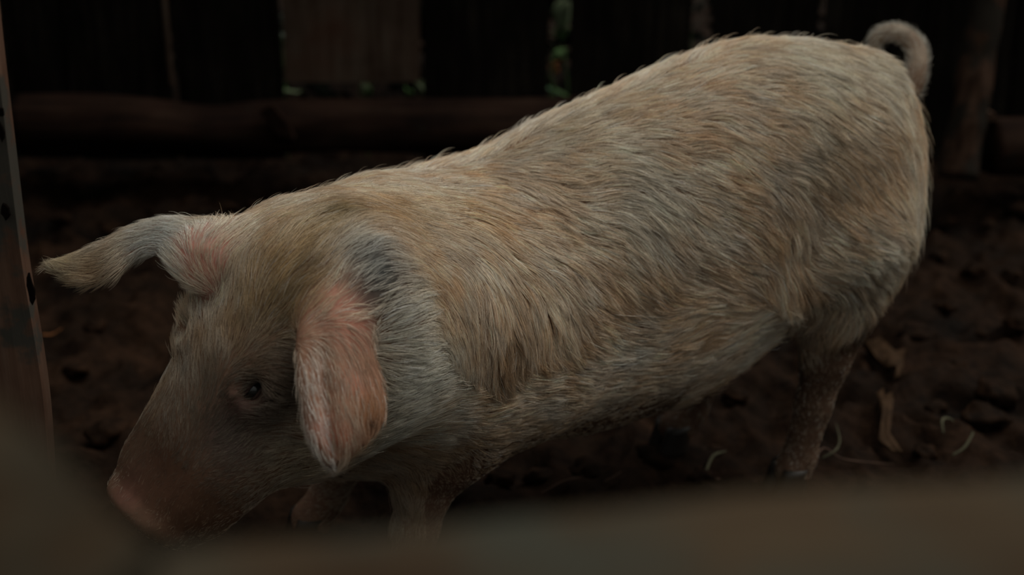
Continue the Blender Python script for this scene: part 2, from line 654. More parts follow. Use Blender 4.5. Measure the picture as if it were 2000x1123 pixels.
def legness(p):
    """0 on the trunk, 1 low on the legs"""
    top_ = np.where(st(p)[0] < 0.40, 0.305, 0.235)
    return np.clip((top_ - p[:, 2]) / 0.06, 0, 1) * (st(p)[0] < 0.74) * np.where(st(p)[0] < 0.40, np.clip((0.215 - st(p)[0]) / 0.04 + (0.20 - p[:, 2]) / 0.05, 0, 1), 1)


def head_f(p):
    q = p - HO
    return q @ HF, q @ HL, q @ HU


def blobs(p, lst):
    """pigment and dirt marks, plus shade painted on the muzzle and round the eye: (u, v, radius, colour, strength)"""
    out = []
    for (u, v, r, c, k) in lst:
        ce = pick(u, v)
        d2 = ((p - ce) ** 2).sum(1) / (r * r)
        out.append((np.exp(-d2 * 1.2) * k, np.array(c)))
    return out


SKIN_BLOBS = [
    (1788, 100, 0.022, (0.46, 0.37, 0.29), 0.9), (1712, 85, 0.022, (0.36, 0.31, 0.25), 0.9), (1750, 64, 0.022, (0.42, 0.36, 0.29), 0.9),
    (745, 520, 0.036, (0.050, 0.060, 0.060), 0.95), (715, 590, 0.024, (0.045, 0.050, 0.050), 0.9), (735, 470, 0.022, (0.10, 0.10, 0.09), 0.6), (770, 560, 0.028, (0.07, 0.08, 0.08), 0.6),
    (645, 585, 0.028, (0.46, 0.22, 0.16), 0.9), (400, 480, 0.035, (0.66, 0.32, 0.27), 0.9), (370, 520, 0.02, (0.50, 0.18, 0.13), 0.7),
    (700, 640, 0.022, (0.55, 0.24, 0.17), 0.8), (730, 800, 0.022, (0.22, 0.085, 0.022), 0.75), (738, 830, 0.007, (0.02, 0.01, 0.006), 1.0),
    (665, 872, 0.014, (0.40, 0.13, 0.07), 0.8), (635, 840, 0.018, (0.46, 0.19, 0.14), 0.6), (700, 740, 0.014, (0.46, 0.20, 0.14), 0.6),
    (460, 800, 0.020, (0.24, 0.115, 0.105), 0.6), (440, 860, 0.040, (0.10, 0.08, 0.08), 0.8), (512, 772, 0.030, (0.030, 0.019, 0.016), 0.95), (470, 690, 0.03, (0.24, 0.14, 0.10), 0.4),  # dark eye surround: socket shade painted into the skin
    (300, 900, 0.055, (0.060, 0.030, 0.018), 0.97), (240, 930, 0.03, (0.08, 0.038, 0.026), 0.8), (260, 850, 0.040, (0.07, 0.04, 0.025), 0.8), (390, 985, 0.035, (0.07, 0.035, 0.018), 0.9), (330, 960, 0.045, (0.075, 0.035, 0.02), 0.9),  # muzzle dirt, deepened to stand in for shade on the lower face
    (225, 975, 0.022, (0.15, 0.065, 0.048), 0.7), (1100, 585, 0.0035, (0.01, 0.01, 0.008), 1.0), (1752, 154, 0.0045, (0.02, 0.02, 0.015), 1.0),
    (1590, 310, 0.05, (0.16, 0.17, 0.14), 0.55), (1680, 120, 0.03, (0.45, 0.30, 0.22), 0.5), (1230, 440, 0.05, (0.20, 0.20, 0.17), 0.35),
]
HAIR_BLOBS = [
    (790, 400, 0.05, (0.56, 0.39, 0.20), 0.6), (900, 400, 0.05, (0.60, 0.43, 0.24), 0.5),
    (645, 408, 0.022, (0.16, 0.115, 0.035), 0.9), (600, 440, 0.035, (0.48, 0.37, 0.20), 0.6), (520, 600, 0.060, (0.33, 0.22, 0.095), 0.75), (560, 520, 0.05, (0.40, 0.27, 0.12), 0.6), (720, 390, 0.05, (0.40, 0.26, 0.12), 0.6),
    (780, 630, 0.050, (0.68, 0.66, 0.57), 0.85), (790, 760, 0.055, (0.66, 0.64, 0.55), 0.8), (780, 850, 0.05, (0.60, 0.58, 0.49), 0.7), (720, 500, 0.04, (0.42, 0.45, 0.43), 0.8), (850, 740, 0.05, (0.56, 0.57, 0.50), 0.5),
    (320, 450, 0.045, (0.66, 0.67, 0.62), 0.9), (200, 510, 0.030, (0.30, 0.20, 0.10), 0.7), (120, 520, 0.03, (0.42, 0.36, 0.22), 0.7),
    (1000, 680, 0.045, (0.36, 0.22, 0.11), 0.7), (930, 600, 0.03, (0.42, 0.30, 0.18), 0.4), (1700, 330, 0.07, (0.42, 0.29, 0.17), 0.5),
    (1250, 360, 0.06, (0.52, 0.52, 0.45), 0.5), (1600, 130, 0.08, (0.62, 0.58, 0.47), 0.6), (1720, 130, 0.06, (0.64, 0.60, 0.49), 0.6), (1100, 250, 0.07, (0.58, 0.53, 0.42), 0.5), (1590, 300, 0.045, (0.36, 0.36, 0.30), 0.5),
    (600, 790, 0.02, (0.62, 0.52, 0.44), 0.8),
    (300, 900, 0.075, (0.065, 0.035, 0.021), 0.98), (400, 970, 0.05, (0.10, 0.055, 0.03), 0.9), (260, 850, 0.05, (0.12, 0.08, 0.05), 0.8), (440, 850, 0.06, (0.12, 0.095, 0.08), 0.85), (500, 790, 0.055, (0.12, 0.085, 0.068), 0.8), (380, 760, 0.055, (0.20, 0.155, 0.11), 0.7), (550, 740, 0.035, (0.11, 0.075, 0.05), 0.85), (520, 870, 0.05, (0.20, 0.155, 0.12), 0.6), (1720, 570, 0.03, (0.50, 0.50, 0.42), 0.5),  # muzzle dirt plus painted shade on the lower face and behind the eye
    (580, 900, 0.05, (0.46, 0.38, 0.26), 0.6), (1130, 620, 0.05, (0.44, 0.32, 0.20), 0.35),
]


def skin_colour(p):
    n = len(p)
    base = np.tile(np.array([0.23, 0.135, 0.085]), (n, 1))
    nn = fbm(p * 14, 4, 3)[:, None]
    base = base * (1 + 0.35 * nn)
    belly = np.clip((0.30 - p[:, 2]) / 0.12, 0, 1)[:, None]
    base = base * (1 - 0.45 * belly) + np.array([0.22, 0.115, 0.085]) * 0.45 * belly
    ei, ed_ = ear_query(p)
    em = np.clip((0.018 - ed_) / 0.008, 0, 1)
    ea = ear_a[ei]
    nearc = np.array([0.30, 0.165, 0.11]) * (1 + 0.25 * fbm(p * 40, 4, 8))[:, None]
    farc = np.array([0.52, 0.30, 0.24])[None] * (1 - np.clip((ea - 0.25) / 0.4, 0, 1))[:, None] + np.array([0.27, 0.17, 0.12])[None] * np.clip((ea - 0.25) / 0.4, 0, 1)[:, None]
    ec = np.where((ear_which[ei] == 0)[:, None], nearc, farc)
    em = em * np.where(ear_which[ei] == 0, np.clip((ea - 0.05) / 0.2, 0.2, 1), 1)
    base = base * (1 - em[:, None]) + ec * em[:, None]
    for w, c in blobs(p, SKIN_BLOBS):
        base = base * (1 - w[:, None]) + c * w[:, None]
    lg = legness(p) * np.where(st(p)[0] < 0.45, 0.85, 0.45)
    mud = np.array([0.10, 0.058, 0.038]) * (1 + 0.3 * nn)
    base = base * (1 - lg[:, None]) + mud * lg[:, None]
    return np.clip(base, 0.005, 0.9)


skin, nt, b = new_mat('pig_skin')
at_ = nt.nodes.new('ShaderNodeAttribute'); at_.attribute_name = 'tint'
b.inputs['Roughness'].default_value = 0.7
b.inputs['Specular IOR Level'].default_value = 0.12
nz = noise_node(nt, 90.0, 6)
tc = nt.nodes.new('ShaderNodeTexCoord'); nt.links.new(tc.outputs['Object'], nz.inputs['Vector'])
rr = ramp(nt, nz.outputs[0], [(0.3, (0.78, 0.75, 0.73)), (0.7, (1.12, 1.08, 1.05))])
nt.links.new(mixrgb(nt, 1.0, at_.outputs['Color'], rr.outputs[0], 'MULTIPLY'), b.inputs['Base Color'])
bump(nt, b, nz.outputs[0], 0.25, 0.002)

# relief: small folds on neck and behind the ear
relief = fbm(bv * np.array([30, 30, 18]), 3, 5) * 0.0011
bv_final = bv + bn * relief[:, None]
pig = mesh_obj('pig', bv_final, bf, skin)
tag(pig, 'pale pinkish farm pig with coarse cream bristles standing head down in the muddy pen', 'pig')
ca = pig.data.color_attributes.new('tint', 'FLOAT_COLOR', 'POINT')
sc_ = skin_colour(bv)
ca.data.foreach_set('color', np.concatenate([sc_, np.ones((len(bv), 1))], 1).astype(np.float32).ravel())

# ---- eyes, hooves
eye_m, nt, b = new_mat('wet_eye')
b.inputs['Base Color'].default_value = (0.012, 0.010, 0.008, 1)
b.inputs['Roughness'].default_value = 0.12
for sgn in (1, -1):
    bm = bmesh.new()
    bmesh.ops.create_uvsphere(bm, u_segments=24, v_segments=16, radius=0.0125)
    for v in bm.verts: v.co = v.co + Vector(EYE[sgn])
    me = bpy.data.meshes.new('eye'); bm.to_mesh(me); bm.free()
    me.materials.append(eye_m)
    me.polygons.foreach_set('use_smooth', [True] * len(me.polygons))
    link('eye', me, pig)

hoof_m, nt, b = new_mat('hoof_horn')
b.inputs['Base Color'].default_value = (0.02, 0.014, 0.010, 1)
b.inputs['Roughness'].default_value = 0.5
for sgn in (1, -1):
    EO = EOUT[sgn]; EV = HL * sgn * 0.83 - HU * 0.55
    for (nm, a0, a1) in (('upper_eyelid', radians(-100), radians(-10)), ('lower_eyelid', radians(22), radians(100))):
        vs, fs = [], []
        na_, nb_ = 8, 14
        for rr0 in (0.0127, 0.0140):
            for i in range(na_ + 1):
                a = a0 + (a1 - a0) * i / na_
                for j in range(nb_ + 1):
                    b_ = radians(-88 + 176 * j / nb_)
                    pnt = EYE[sgn] + (EO * cos(a) * cos(b_) + EV * sin(a) * cos(b_) + HF * sin(b_)) * rr0
                    vs.append(pnt)
        w_ = nb_ + 1; o_ = (na_ + 1) * w_
        for i in range(na_):
            for j in range(nb_):
                q = i * w_ + j
                fs.append((q, q + 1, q + 1 + w_, q + w_)); fs.append((q + o_, q + w_ + o_, q + 1 + w_ + o_, q + 1 + o_))
        for i in (0, na_):
            for j in range(nb_):
                q = i * w_ + j
                fs.append((q, q + o_, q + 1 + o_, q + 1))
        lid = mesh_obj(nm, vs, fs, skin, pig)
        lc = lid.data.color_attributes.new('tint', 'FLOAT_COLOR', 'POINT')
        lc.data.foreach_set('color', np.tile([0.045, 0.026, 0.022, 1.0], len(vs)))
for foot in (near_front[-1], far_front[-1], near_hind[-1], far_hind[-1]):
    for side in (1, -1):
        vs, fs = [], []
        n1, n2 = 12, 5
        for k in range(n2 + 1):
            q = k / n2
            zz = 0.040 * (1 - q) - 0.004 * q
            for a in range(n1):
                an = 2 * pi * a / n1
                rx, ry = 0.019 + 0.010 * q * (cos(an) > 0), 0.0125 + 0.001 * q
                c = foot + H * (0.006 * q + 0.004) + T * side * 0.0135
                pnt = c + H * rx * cos(an) + T * ry * sin(an)
                vs.append((pnt[0], pnt[1], zz))
        for k in range(n2):
            for a in range(n1):
                fs.append((k * n1 + a, (k + 1) * n1 + a, (k + 1) * n1 + (a + 1) % n1, k * n1 + (a + 1) % n1))
        fs.append(tuple(range(n1))); fs.append(tuple(range(n2 * n1, n2 * n1 + n1))[::-1])
        mesh_obj('hoof', vs, fs, hoof_m, pig)

# ------------------------------------------------------------------ bristles
GUIDE = np.array([
    (700, 380, 1, -.45), (900, 320, 1, -.5), (1100, 235, 1, -.5), (1300, 165, 1, -.45), (1400, 110, 1, -.45), (1500, 95, 1, -.15), (1600, 120, 1, .1),
    (1700, 140, 1, .2), (1780, 200, .6, .8), (800, 450, 1, -.30), (850, 400, 1, -.45), (700, 500, 1, -.7), (760, 520, 1, -.35), (850, 480, 1, 0), (880, 560, .8, .6),
    (820, 540, 1, -.05), (900, 620, .6, .8), (800, 600, 1, -.1), (760, 600, 1, -.35), (800, 700, 1, .12), (850, 800, 1, .1), (950, 560, .55, .85), (1000, 650, .42, .9), (950, 700, .5, .87),
    (1080, 600, .5, .85), (1150, 560, .6, .7), (1200, 650, .9, .4), (1050, 740, 1, .25), (1200, 740, 1, .1), (1350, 700, 1, -.25), (1450, 650, .9, -.55),
    (1000, 830, 1, .05), (1200, 820, 1, -.1), (1000, 400, 1, .1), (1100, 450, .9, .45), (1200, 500, .8, .55), (1150, 350, 1, .05), (1300, 300, 1, .05),
    (1300, 400, .9, .4), (1400, 350, .95, .35), (1300, 500, .8, .6), (1400, 500, .8, .6), (1400, 590, .9, .35), (1500, 400, .7, .6), (1500, 300, .9, .4), (1500, 200, 1, 0),
    (1600, 250, .95, .3), (1600, 350, .8, .5), (1700, 250, .9, .4), (1750, 300, .6, .7), (1800, 300, .3, .9), (1560, 440, .3, .9), (1540, 520, .4, .85),
    (1620, 440, .8, .5), (1700, 450, .9, .3), (1750, 450, .8, .4), (1720, 560, .7, .7), (1620, 520, .9, .4), (1790, 400, .5, .8),
    (450, 600, .30, -1), (400, 700, .15, -1), (560, 600, .6, -.8), (520, 500, .55, -.8), (600, 430, .6, -.8), (480, 740, .9, -.3), (530, 730, .9, .2), (330, 620, -.6, -.6), (320, 700, -.2, -1),
    (560, 900, 1, -.2), (620, 920, 1, -.15), (480, 950, .9, -.35), (560, 820, 1, .1), (450, 850, .7, -.4), (340, 850, .35, -.9), (280, 950, .4, -.8), (850, 880, 1, -.05), (760, 850, 1, -.05), (700, 920, 1, -.15),
    (1640, 640, -.1, 1), (1600, 720, -.15, 1), (1570, 850, -.2, 1), (820, 950, -.1, 1), (810, 1060, -.1, 1), (880, 900, .5, .9), (640, 520, .35, -.9), (660, 450, .6, -.7), (680, 400, .8, -.6),
], float)


def guide_dir(pos):
    """bristle direction before projection on to the skin"""
    s_, t_, z_ = st(pos)
    trunk = (s_ < 0.70) & (t_ < 0)
    q = pos.copy()
    q[trunk] = pos[trunk] - 2 * t_[trunk][:, None] * T[None]
    u, v, d = proj(q)
    du = u[:, None] - GUIDE[None, :, 0]
    dv = v[:, None] - GUIDE[None, :, 1]
    w = 1.0 / ((du * du + dv * dv) / 45.0 ** 2 + 0.15) ** 2
    gx = (w * GUIDE[None, :, 2]).sum(1); gy = (w * GUIDE[None, :, 3]).sum(1)
    dr = gx[:, None] * R_ - gy[:, None] * U_
    dr /= np.maximum(np.linalg.norm(dr, axis=1, keepdims=True), 1e-9)
    tt_ = (dr @ T)[:, None] * T
    dr[trunk] = (dr - 2 * tt_)[trunk]
    return dr


def sample(nh, weight):
    a = bv[bf[:, 0]]; bb = bv[bf[:, 1]]; c = bv[bf[:, 2]]; d = bv[bf[:, 3]]
    area = np.linalg.norm(np.cross(c - a, d - bb), axis=1) * 0.5
    w = area * weight
    f = rng.choice(len(bf), nh, p=w / w.sum())
    r1, r2 = rng.random((2, nh))
    idx = bf[f]
    wts = np.stack([(1 - r1) * (1 - r2), r1 * (1 - r2), r1 * r2, (1 - r1) * r2], 1)
    pos = (bv_final[idx] * wts[..., None]).sum(1)
    nor = (bn[idx] * wts[..., None]).sum(1)
    nor /= np.linalg.norm(nor, axis=1, keepdims=True)
    return pos, nor


fc = bv[bf].mean(1)
fn = bn[bf[:, 0]]
view = (CAM - fc); view /= np.linalg.norm(view, axis=1, keepdims=True)
facing = (fn * view).sum(1)
fw_ = np.where(facing > -0.25, 1.0, 0.35)
_, _, dep = proj(fc)
hf_, hl_, hn_ = head_f(fc)
on_head = (st(fc)[0] > 0.72)
fw_ = fw_ * np.where(on_head & (hf_ > 0.20), 0.25, 1.0)
fw_ = fw_ * (1 - 0.5 * legness(fc))
ei, edd = ear_query(fc)
fw_ = fw_ * np.where((edd < 0.012) & (ear_which[ei] == 0), 0.38, 1.0)
fw_ = fw_ * np.where((edd < 0.012) & (ear_which[ei] == 1), 1.3, 1.0)
# bare-ish skin: ear root and the dark neck patch
for (u, v, r, k) in [(650, 580, 0.028, 0.75), (400, 480, 0.030, 0.45), (715, 590, 0.025, 0.85), (745, 530, 0.038, 0.85), (225, 975, 0.04, 0.9), (465, 790, 0.022, 0.6)]:
    ce = pick(u, v)
    fw_ = fw_ * (1 - k * np.exp(-((fc - ce) ** 2).sum(1) / (r * r)))
# keep the eyeball clear
for sgn in (1, -1):
    fw_ = fw_ * (np.linalg.norm(fc - EYE[sgn], axis=1) > 0.0155)
fw_ = fw_ * (fc[:, 2] > 0.03)
fw_ = fw_ * np.where(on_head, 1.35, 1.0)
fw_ = fw_ * np.where(tail_dist(fc)[0] < 0.018, 0.5, 1.0)
NH = 290000
root, nor = sample(NH, fw_)
NCL = 22000
# clump centres are simply the first NCL bristles
kc = kdtree.KDTree(NCL)
for i in range(NCL): kc.insert(root[i] + 0, i)
kc.balance()
clump = np.fromiter((kc.find(p)[1] for p in root), dtype=np.int64, count=NH)

ei, edd = ear_query(root)
is_ear = edd < 0.014
ear_mix = np.where(is_ear, np.clip((ear_a[ei] - 0.12) / 0.22, 0, 1), 0.0)
ear_mix = np.where(ear_which[ei] == 1, np.clip((0.020 - edd) / 0.01, 0, 1), ear_mix)
td, ti = tail_dist(root)
is_tail = td < 0.024
hf_, hl_, hn_ = head_f(root)
s_, t_, z_ = st(root)
on_head = s_ > 0.70

dirs = guide_dir(root)
tdir = np.gradient(tail_pts, axis=0)
dirs = dirs * (1 - ear_mix)[:, None] + ear_dir[ei] * ear_mix[:, None]
dirs[is_tail] = tdir[ti[is_tail]]
dirs /= np.linalg.norm(dirs, axis=1, keepdims=True)
dirs = dirs - nor * (dirs * nor).sum(1)[:, None]
dirs /= np.maximum(np.linalg.norm(dirs, axis=1, keepdims=True), 1e-6)
side = np.cross(nor, dirs)
ang = fbm(root * 18, 2, 11) * 0.50 + fbm(root * 60, 2, 12) * 0.38 + rng.normal(0, 0.09, NH)
dirs = dirs * np.cos(ang)[:, None] + side * np.sin(ang)[:, None]

L = np.full(NH, 0.033)
L[on_head] = 0.024
L = np.where(on_head, 0.026 - np.clip(hf_ / 0.20, 0, 1) * 0.019, L)
L = np.where(on_head & (hn_ < -0.10) & (hf_ < 0.16), 0.022, L)
L = L * (1 - 0.30 * np.clip((0.30 - z_) / 0.1, 0, 1))
L = L * (1 - 0.78 * legness(root))
L = L * (1 - ear_mix) + ear_mix * np.where(ear_which[ei] == 0, 0.015, 0.018)
L = np.where(is_tail, 0.017, L)
crest = np.exp(-(t_ / 0.035) ** 2) * (nor[:, 2] > 0.5) * (~is_tail)
L = L * (1 + 0.15 * crest) * rng.uniform(0.6, 1.2, NH) * (1 + 0.25 * fbm(root * 16, 2, 21))
lift = np.full(NH, 0.23) + rng.normal(0, 0.07, NH) + 0.15 * fbm(root * 60, 2, 31)
lift = lift + 0.03 * crest
lift = np.where(on_head & (hf_ > 0.10), lift * 0.6, lift)
lift = np.where(is_ear, 0.28 + rng.normal(0, 0.1, NH), lift)
lift = np.where(is_tail, 0.75 + rng.normal(0, 0.25, NH), lift)
stray = rng.random(NH) < 0.014
lift = lift + stray * rng.uniform(0.05, 0.5, NH)
L = L * (1 + stray * 0.25)

NP_ = 6
tk = np.linspace(0, 1, NP_)
pts = np.zeros((NH, NP_, 3))
sw = rng.normal(0, 0.07, NH) + 0.16 * fbm(root * 45, 2, 41)
side = np.cross(nor, dirs)
for k, t in enumerate(tk):
    pts[:, k] = (root + dirs * (L * t * np.cos(lift))[:, None]
                 + nor * (L * np.sin(lift) * (t - 0.55 * t * t))[:, None]
                 + side * (L * sw * t * t)[:, None])
    pts[:, k, 2] -= L * 0.06 * t * t
cs_ = 0.74 * rng.uniform(0.6, 1.15, NH) * (~stray)
cs_ = np.where(is_ear | is_tail, 0.15, cs_)
cs_ = np.where(on_head & ~is_ear, cs_ * 0.55, cs_)
centre_pts = pts[clump]
far_ = np.linalg.norm(centre_pts[:, 0] - root, axis=1)
cs_ = np.where(far_ > 0.02, 0, cs_)
for k, t in enumerate(tk):
    w = (cs_ * t ** 1.2)[:, None]
    pts[:, k] = pts[:, k] * (1 - w) + centre_pts[:, k] * w
pts[:, 0] -= nor * 0.0008

# colours per bristle
nh = fbm(root * 9, 3, 51)
ncl = fbm(root[clump] * 55, 2, 52)
pale = np.array([0.84, 0.71, 0.56]); tan_ = np.array([0.68, 0.465, 0.285]); grey = np.array([0.68, 0.635, 0.56])
mixf = np.clip(0.52 + 0.8 * nh + 0.9 * ncl + rng.normal(0, 0.18, NH), 0, 1)[:, None]
hc_ = pale * (1 - mixf) + tan_ * mixf
gm = np.clip(0.9 * fbm(root * 12, 3, 61) + 0.6 * fbm(root[clump] * 40, 2, 62), 0, 0.65)[:, None]
hc_ = hc_ * (1 - gm) + grey * gm
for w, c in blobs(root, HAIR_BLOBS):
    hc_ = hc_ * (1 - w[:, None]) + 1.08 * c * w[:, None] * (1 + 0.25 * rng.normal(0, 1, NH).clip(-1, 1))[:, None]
eb_ = np.clip(1 - np.abs(ear_b[ei] - 0.16) / 0.20, 0, 1)[:, None]
eb2_ = np.clip((ear_b[ei] - 0.60) / 0.3, 0, 1)[:, None]
nec = np.array([0.44, 0.335, 0.245]) * (1 - eb2_) + np.array([0.36, 0.20, 0.115]) * eb2_
nec = nec * (1 - eb_) + np.array([0.78, 0.72, 0.66]) * eb_
em_ = (ear_mix * (ear_which[ei] == 0))[:, None]
hc_ = hc_ * (1 - em_) + nec * em_
hc_ = np.where(is_tail[:, None], np.array([0.62, 0.58, 0.50]), hc_)
lg = (legness(root) * np.where(s_ < 0.45, 0.85, 0.35))[:, None]
hc_ = hc_ * (1 - lg) + np.array([0.105, 0.064, 0.042]) * lg
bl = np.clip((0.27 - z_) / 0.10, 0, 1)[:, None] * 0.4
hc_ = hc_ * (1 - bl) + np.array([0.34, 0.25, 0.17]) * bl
hc_ *= (np.exp(rng.normal(0, 0.22, NH)) * (1 + 0.30 * fbm(root[clump] * 90, 2, 77)) * 1.02)[:, None]
bright = (rng.random(NH) < 0.08) & (~on_head | (hf_ < 0.05))
hc_ = np.where(bright[:, None], hc_ * 0.35 + np.array([0.90, 0.86, 0.78]) * 0.65, hc_)
hc_ = np.clip(hc_, 0.01, 0.90)

hcv = bpy.data.hair_curves.new('fur')
hcv.add_curves([NP_] * NH)
hcv.position_data.foreach_set('vector', pts.astype(np.float32).ravel())
rad = (np.array([1.0, 0.95, 0.85, 0.7, 0.45, 0.12])[None, :] * (np.where(is_ear | is_tail, 0.00013, np.where(on_head, 0.00015, 0.000195)) * np.where(on_head & (hf_ > 0.10), 0.75, 1))[:, None]
       * rng.uniform(0.75, 1.2, NH)[:, None]).astype(np.float32)
ra = hcv.attributes.get('radius') or hcv.attributes.new('radius', 'FLOAT', 'POINT')
ra.data.foreach_set('value', rad.ravel())
ha = hcv.attributes.new('tint', 'FLOAT_COLOR', 'CURVE')
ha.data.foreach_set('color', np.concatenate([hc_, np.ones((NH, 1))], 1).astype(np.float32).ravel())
fur_m, nt, b = new_mat('bristles')
fa = nt.nodes.new('ShaderNodeAttribute'); fa.attribute_name = 'tint'
nt.links.new(fa.outputs['Color'], b.inputs['Base Color'])
b.inputs['Roughness'].default_value = 0.55
b.inputs['Specular IOR Level'].default_value = 0.35
hcv.materials.append(fur_m)
fur = link('fur', hcv, pig)
fur['kind'] = 'stuff'

# ------------------------------------------------------------------ the pen floor
def axis_lin(a, b_, n): return np.linspace(a, b_, n)


def clods(x, y):
    p = np.stack([x, y, np.zeros_like(x)], -1)
    warp = np.stack([fbm(p * 3, 2, 71), fbm(p * 3, 2, 72), np.zeros_like(x)], -1) * 0.10
    q = p + warp
    lump = 1 - np.abs(fbm(q * 7, 3, 73)) * 2.2
    fine = 1 - np.abs(fbm(q * 24, 3, 74)) * 2.0
    big = fbm(p * 1.6, 3, 75)
    mid = fbm(q * 13, 2, 76)
    return 0.036 * (lump - 0.4) + 0.013 * (fine - 0.4) + 0.014 * mid + 0.03 * big - 0.024


ny_, nx_ = 420, 400
ys = 0.15 + (3.35 - 0.15) * np.linspace(0, 1, ny_)
xs_ = np.linspace(-1.55, 1.55, nx_)
xs_ = np.concatenate([[-6, -4, -2.6, -2], xs_, [2, 2.6, 4, 6]])
ys = np.concatenate([[-3, -1.5, -0.5], ys, [3.6, 4, 4.6, 5.4, 6.5, 8]])
XX, YY = np.meshgrid(xs_, ys, indexing='xy')
ZZ = clods(XX, YY)
for foot in (near_front[-1], far_front[-1], near_hind[-1], far_hind[-1]):
    d2 = ((XX - foot[0]) ** 2 + (YY - foot[1]) ** 2) / 0.055 ** 2
    w = np.exp(-d2)
    ZZ = ZZ * (1 - w) + 0.004 * w
fv = np.stack([XX, YY, ZZ], -1).reshape(-1, 3)
nxx = len(xs_)
ii = np.arange(len(ys) - 1)[:, None] * nxx + np.arange(nxx - 1)[None]
ff_ = np.stack([ii, ii + 1, ii + 1 + nxx, ii + nxx], -1).reshape(-1, 4)


def soil_mat(name, k=1.0):
    m, nt, b = new_mat(name)
    tc = nt.nodes.new('ShaderNodeTexCoord')
    n1 = noise_node(nt, 6.0, 6, tc.outputs['Object'])
    n2 = noise_node(nt, 55.0, 6, tc.outputs['Object'])
    r1 = ramp(nt, n1.outputs[0], [(0.3, (0.014 * k, 0.010 * k, 0.007 * k)), (0.52, (0.055 * k, 0.028 * k, 0.015 * k)), (0.75, (0.11 * k, 0.055 * k, 0.030 * k))])
    r2 = ramp(nt, n2.outputs[0], [(0.3, (0.5, 0.48, 0.45)), (0.7, (1.3, 1.25, 1.2))])
    nt.links.new(mixrgb(nt, 1.0, r1.outputs[0], r2.outputs[0], 'MULTIPLY'), b.inputs['Base Color'])
    b.inputs['Roughness'].default_value = 0.8
    b.inputs['Specular IOR Level'].default_value = 0.06
    bump(nt, b, n2.outputs[0], 0.9, 0.006)
    return m


soil = soil_mat('wet_soil', 0.30)
floor = mesh_obj('floor', fv, ff_, soil)
tag(floor, 'churned dark brown mud of the pen floor', kind='structure')


def floor_z(x, y): return float(clods(np.array([x]), np.array([y]))[0])


# ------------------------------------------------------------------ back fence: wide rough planks
def rough_board(name, x0, x1, y, z0, z1, th_, mat, parent=None, seed=0, wav=0.006, lean=0.0, n=26, m=5, chamfer=0.004, cup=0.004):
    """an upright board with waney edges: front and back faces plus edges, origin at its foot"""
    xc = (x0 + x1) / 2
    vs, fs = [], []
    prof = []
    # cross-section points (sideways fraction, depth)
    xsn = np.linspace(-1, 1, m)
    sec = [(q, -th_ / 2 - cup * (1 - q * q)) for q in xsn] + [(q, th_ / 2) for q in xsn[::-1]]
    for i in range(n + 1):
        z = z0 + (z1 - z0) * i / n
        a = float(noise3(np.array([z * 6, seed * 3.1, 1.0]))) * wav
        c = float(noise3(np.array([z * 6, seed * 3.1, 9.0]))) * wav
        hw0 = (xc - x0) + a
        hw1 = (x1 - xc) + c
        for j, (q, d) in enumerate(sec):
            hx = q * (hw1 if q > 0 else hw0)
            ed_ = chamfer if abs(abs(q) - 1) < 1e-6 else 0
            dd = d + (ed_ if d < 0 else -ed_)
            dd += float(noise3(np.array([hx * 20, z * 7, seed + 5.0]))) * 0.0025
            vs.append((hx + lean * (z - z0), dd, z - z0))
    k = len(sec)
    for i in range(n):
        for j in range(k):
            fs.append((i * k + j, i * k + (j + 1) % k, (i + 1) * k + (j + 1) % k, (i + 1) * k + j))
    fs.append(tuple(range(k))[::-1]); fs.append(tuple(range(n * k, n * k + k)))
    o = mesh_obj(name, vs, fs, mat, parent, smooth=False)
    o.location = (xc, y, z0)
    return o


dark_wood = wood_mat('dark_plank_wood', (0.005, 0.004, 0.003), (0.011, 0.009, 0.007), (0.024, 0.020, 0.015), 2, rough=0.9)
warm_wood = wood_mat('warm_plank_wood', (0.060, 0.038, 0.026), (0.092, 0.064, 0.047), (0.112, 0.088, 0.068), 2, patches=(0.07, 0.03, 0.018), patch_lo=0.55, patch_hi=0.75, patch_scale=5)
FY = 3.08
fence = link('fence', None)
fence.location = (0, FY, 0)
tag(fence, 'back fence of wide upright rough dark planks with narrow gaps, behind the log', 'fence')


def ux(u, y, z=0.25):
    return (u - 1000) / FPX * (y * cos(PITCH) + (CAM[2] - z) * sin(PITCH))


def vz(v, y):
    return float(on_dist(1000, v, y)[2])


PL = [(-330, -130, 0, 0.02, 0), (-120, 8, 0, 0.02, 0), (14, 134, 0, 0.02, 0.012), (138, 330, 0, 0.02, -0.004), (343, 547, 0, 0.02, 0.0), (557, 818, 1, None, -0.012), (826, 1072, 0, 0.02, 0.004),
      (1113, 1343, 0, 0.02, -0.004), (1392, 1592, 0, 0.02, 0.008), (1603, 1795, 0, 0.02, 0.0), (1797, 1981, 0, 0.02, 0.006), (1983, 2170, 0, 0.02, 0), (2180, 2350, 0, 0.02, 0)]
for i, (a, c, kind, zb, dy) in enumerate(PL):
    y = FY + dy
    z0 = vz(158, y) if zb is None else zb
    o = rough_board('plank', ux(a, y), ux(c, y), y - FY, z0, 1.15 + 0.05 * (i % 3), 0.024, warm_wood if kind else dark_wood, fence, seed=i * 2 + 1, wav=0.005)
    if kind: o['label'] = 'paler brown plank whose foot stops above the log'
# thin edge strip of paler wood between two planks
strip = rough_board('batten', ux(331, FY), ux(342, FY), -0.020, vz(160, FY), 1.1, 0.012, warm_wood, fence, seed=40, wav=0.002)
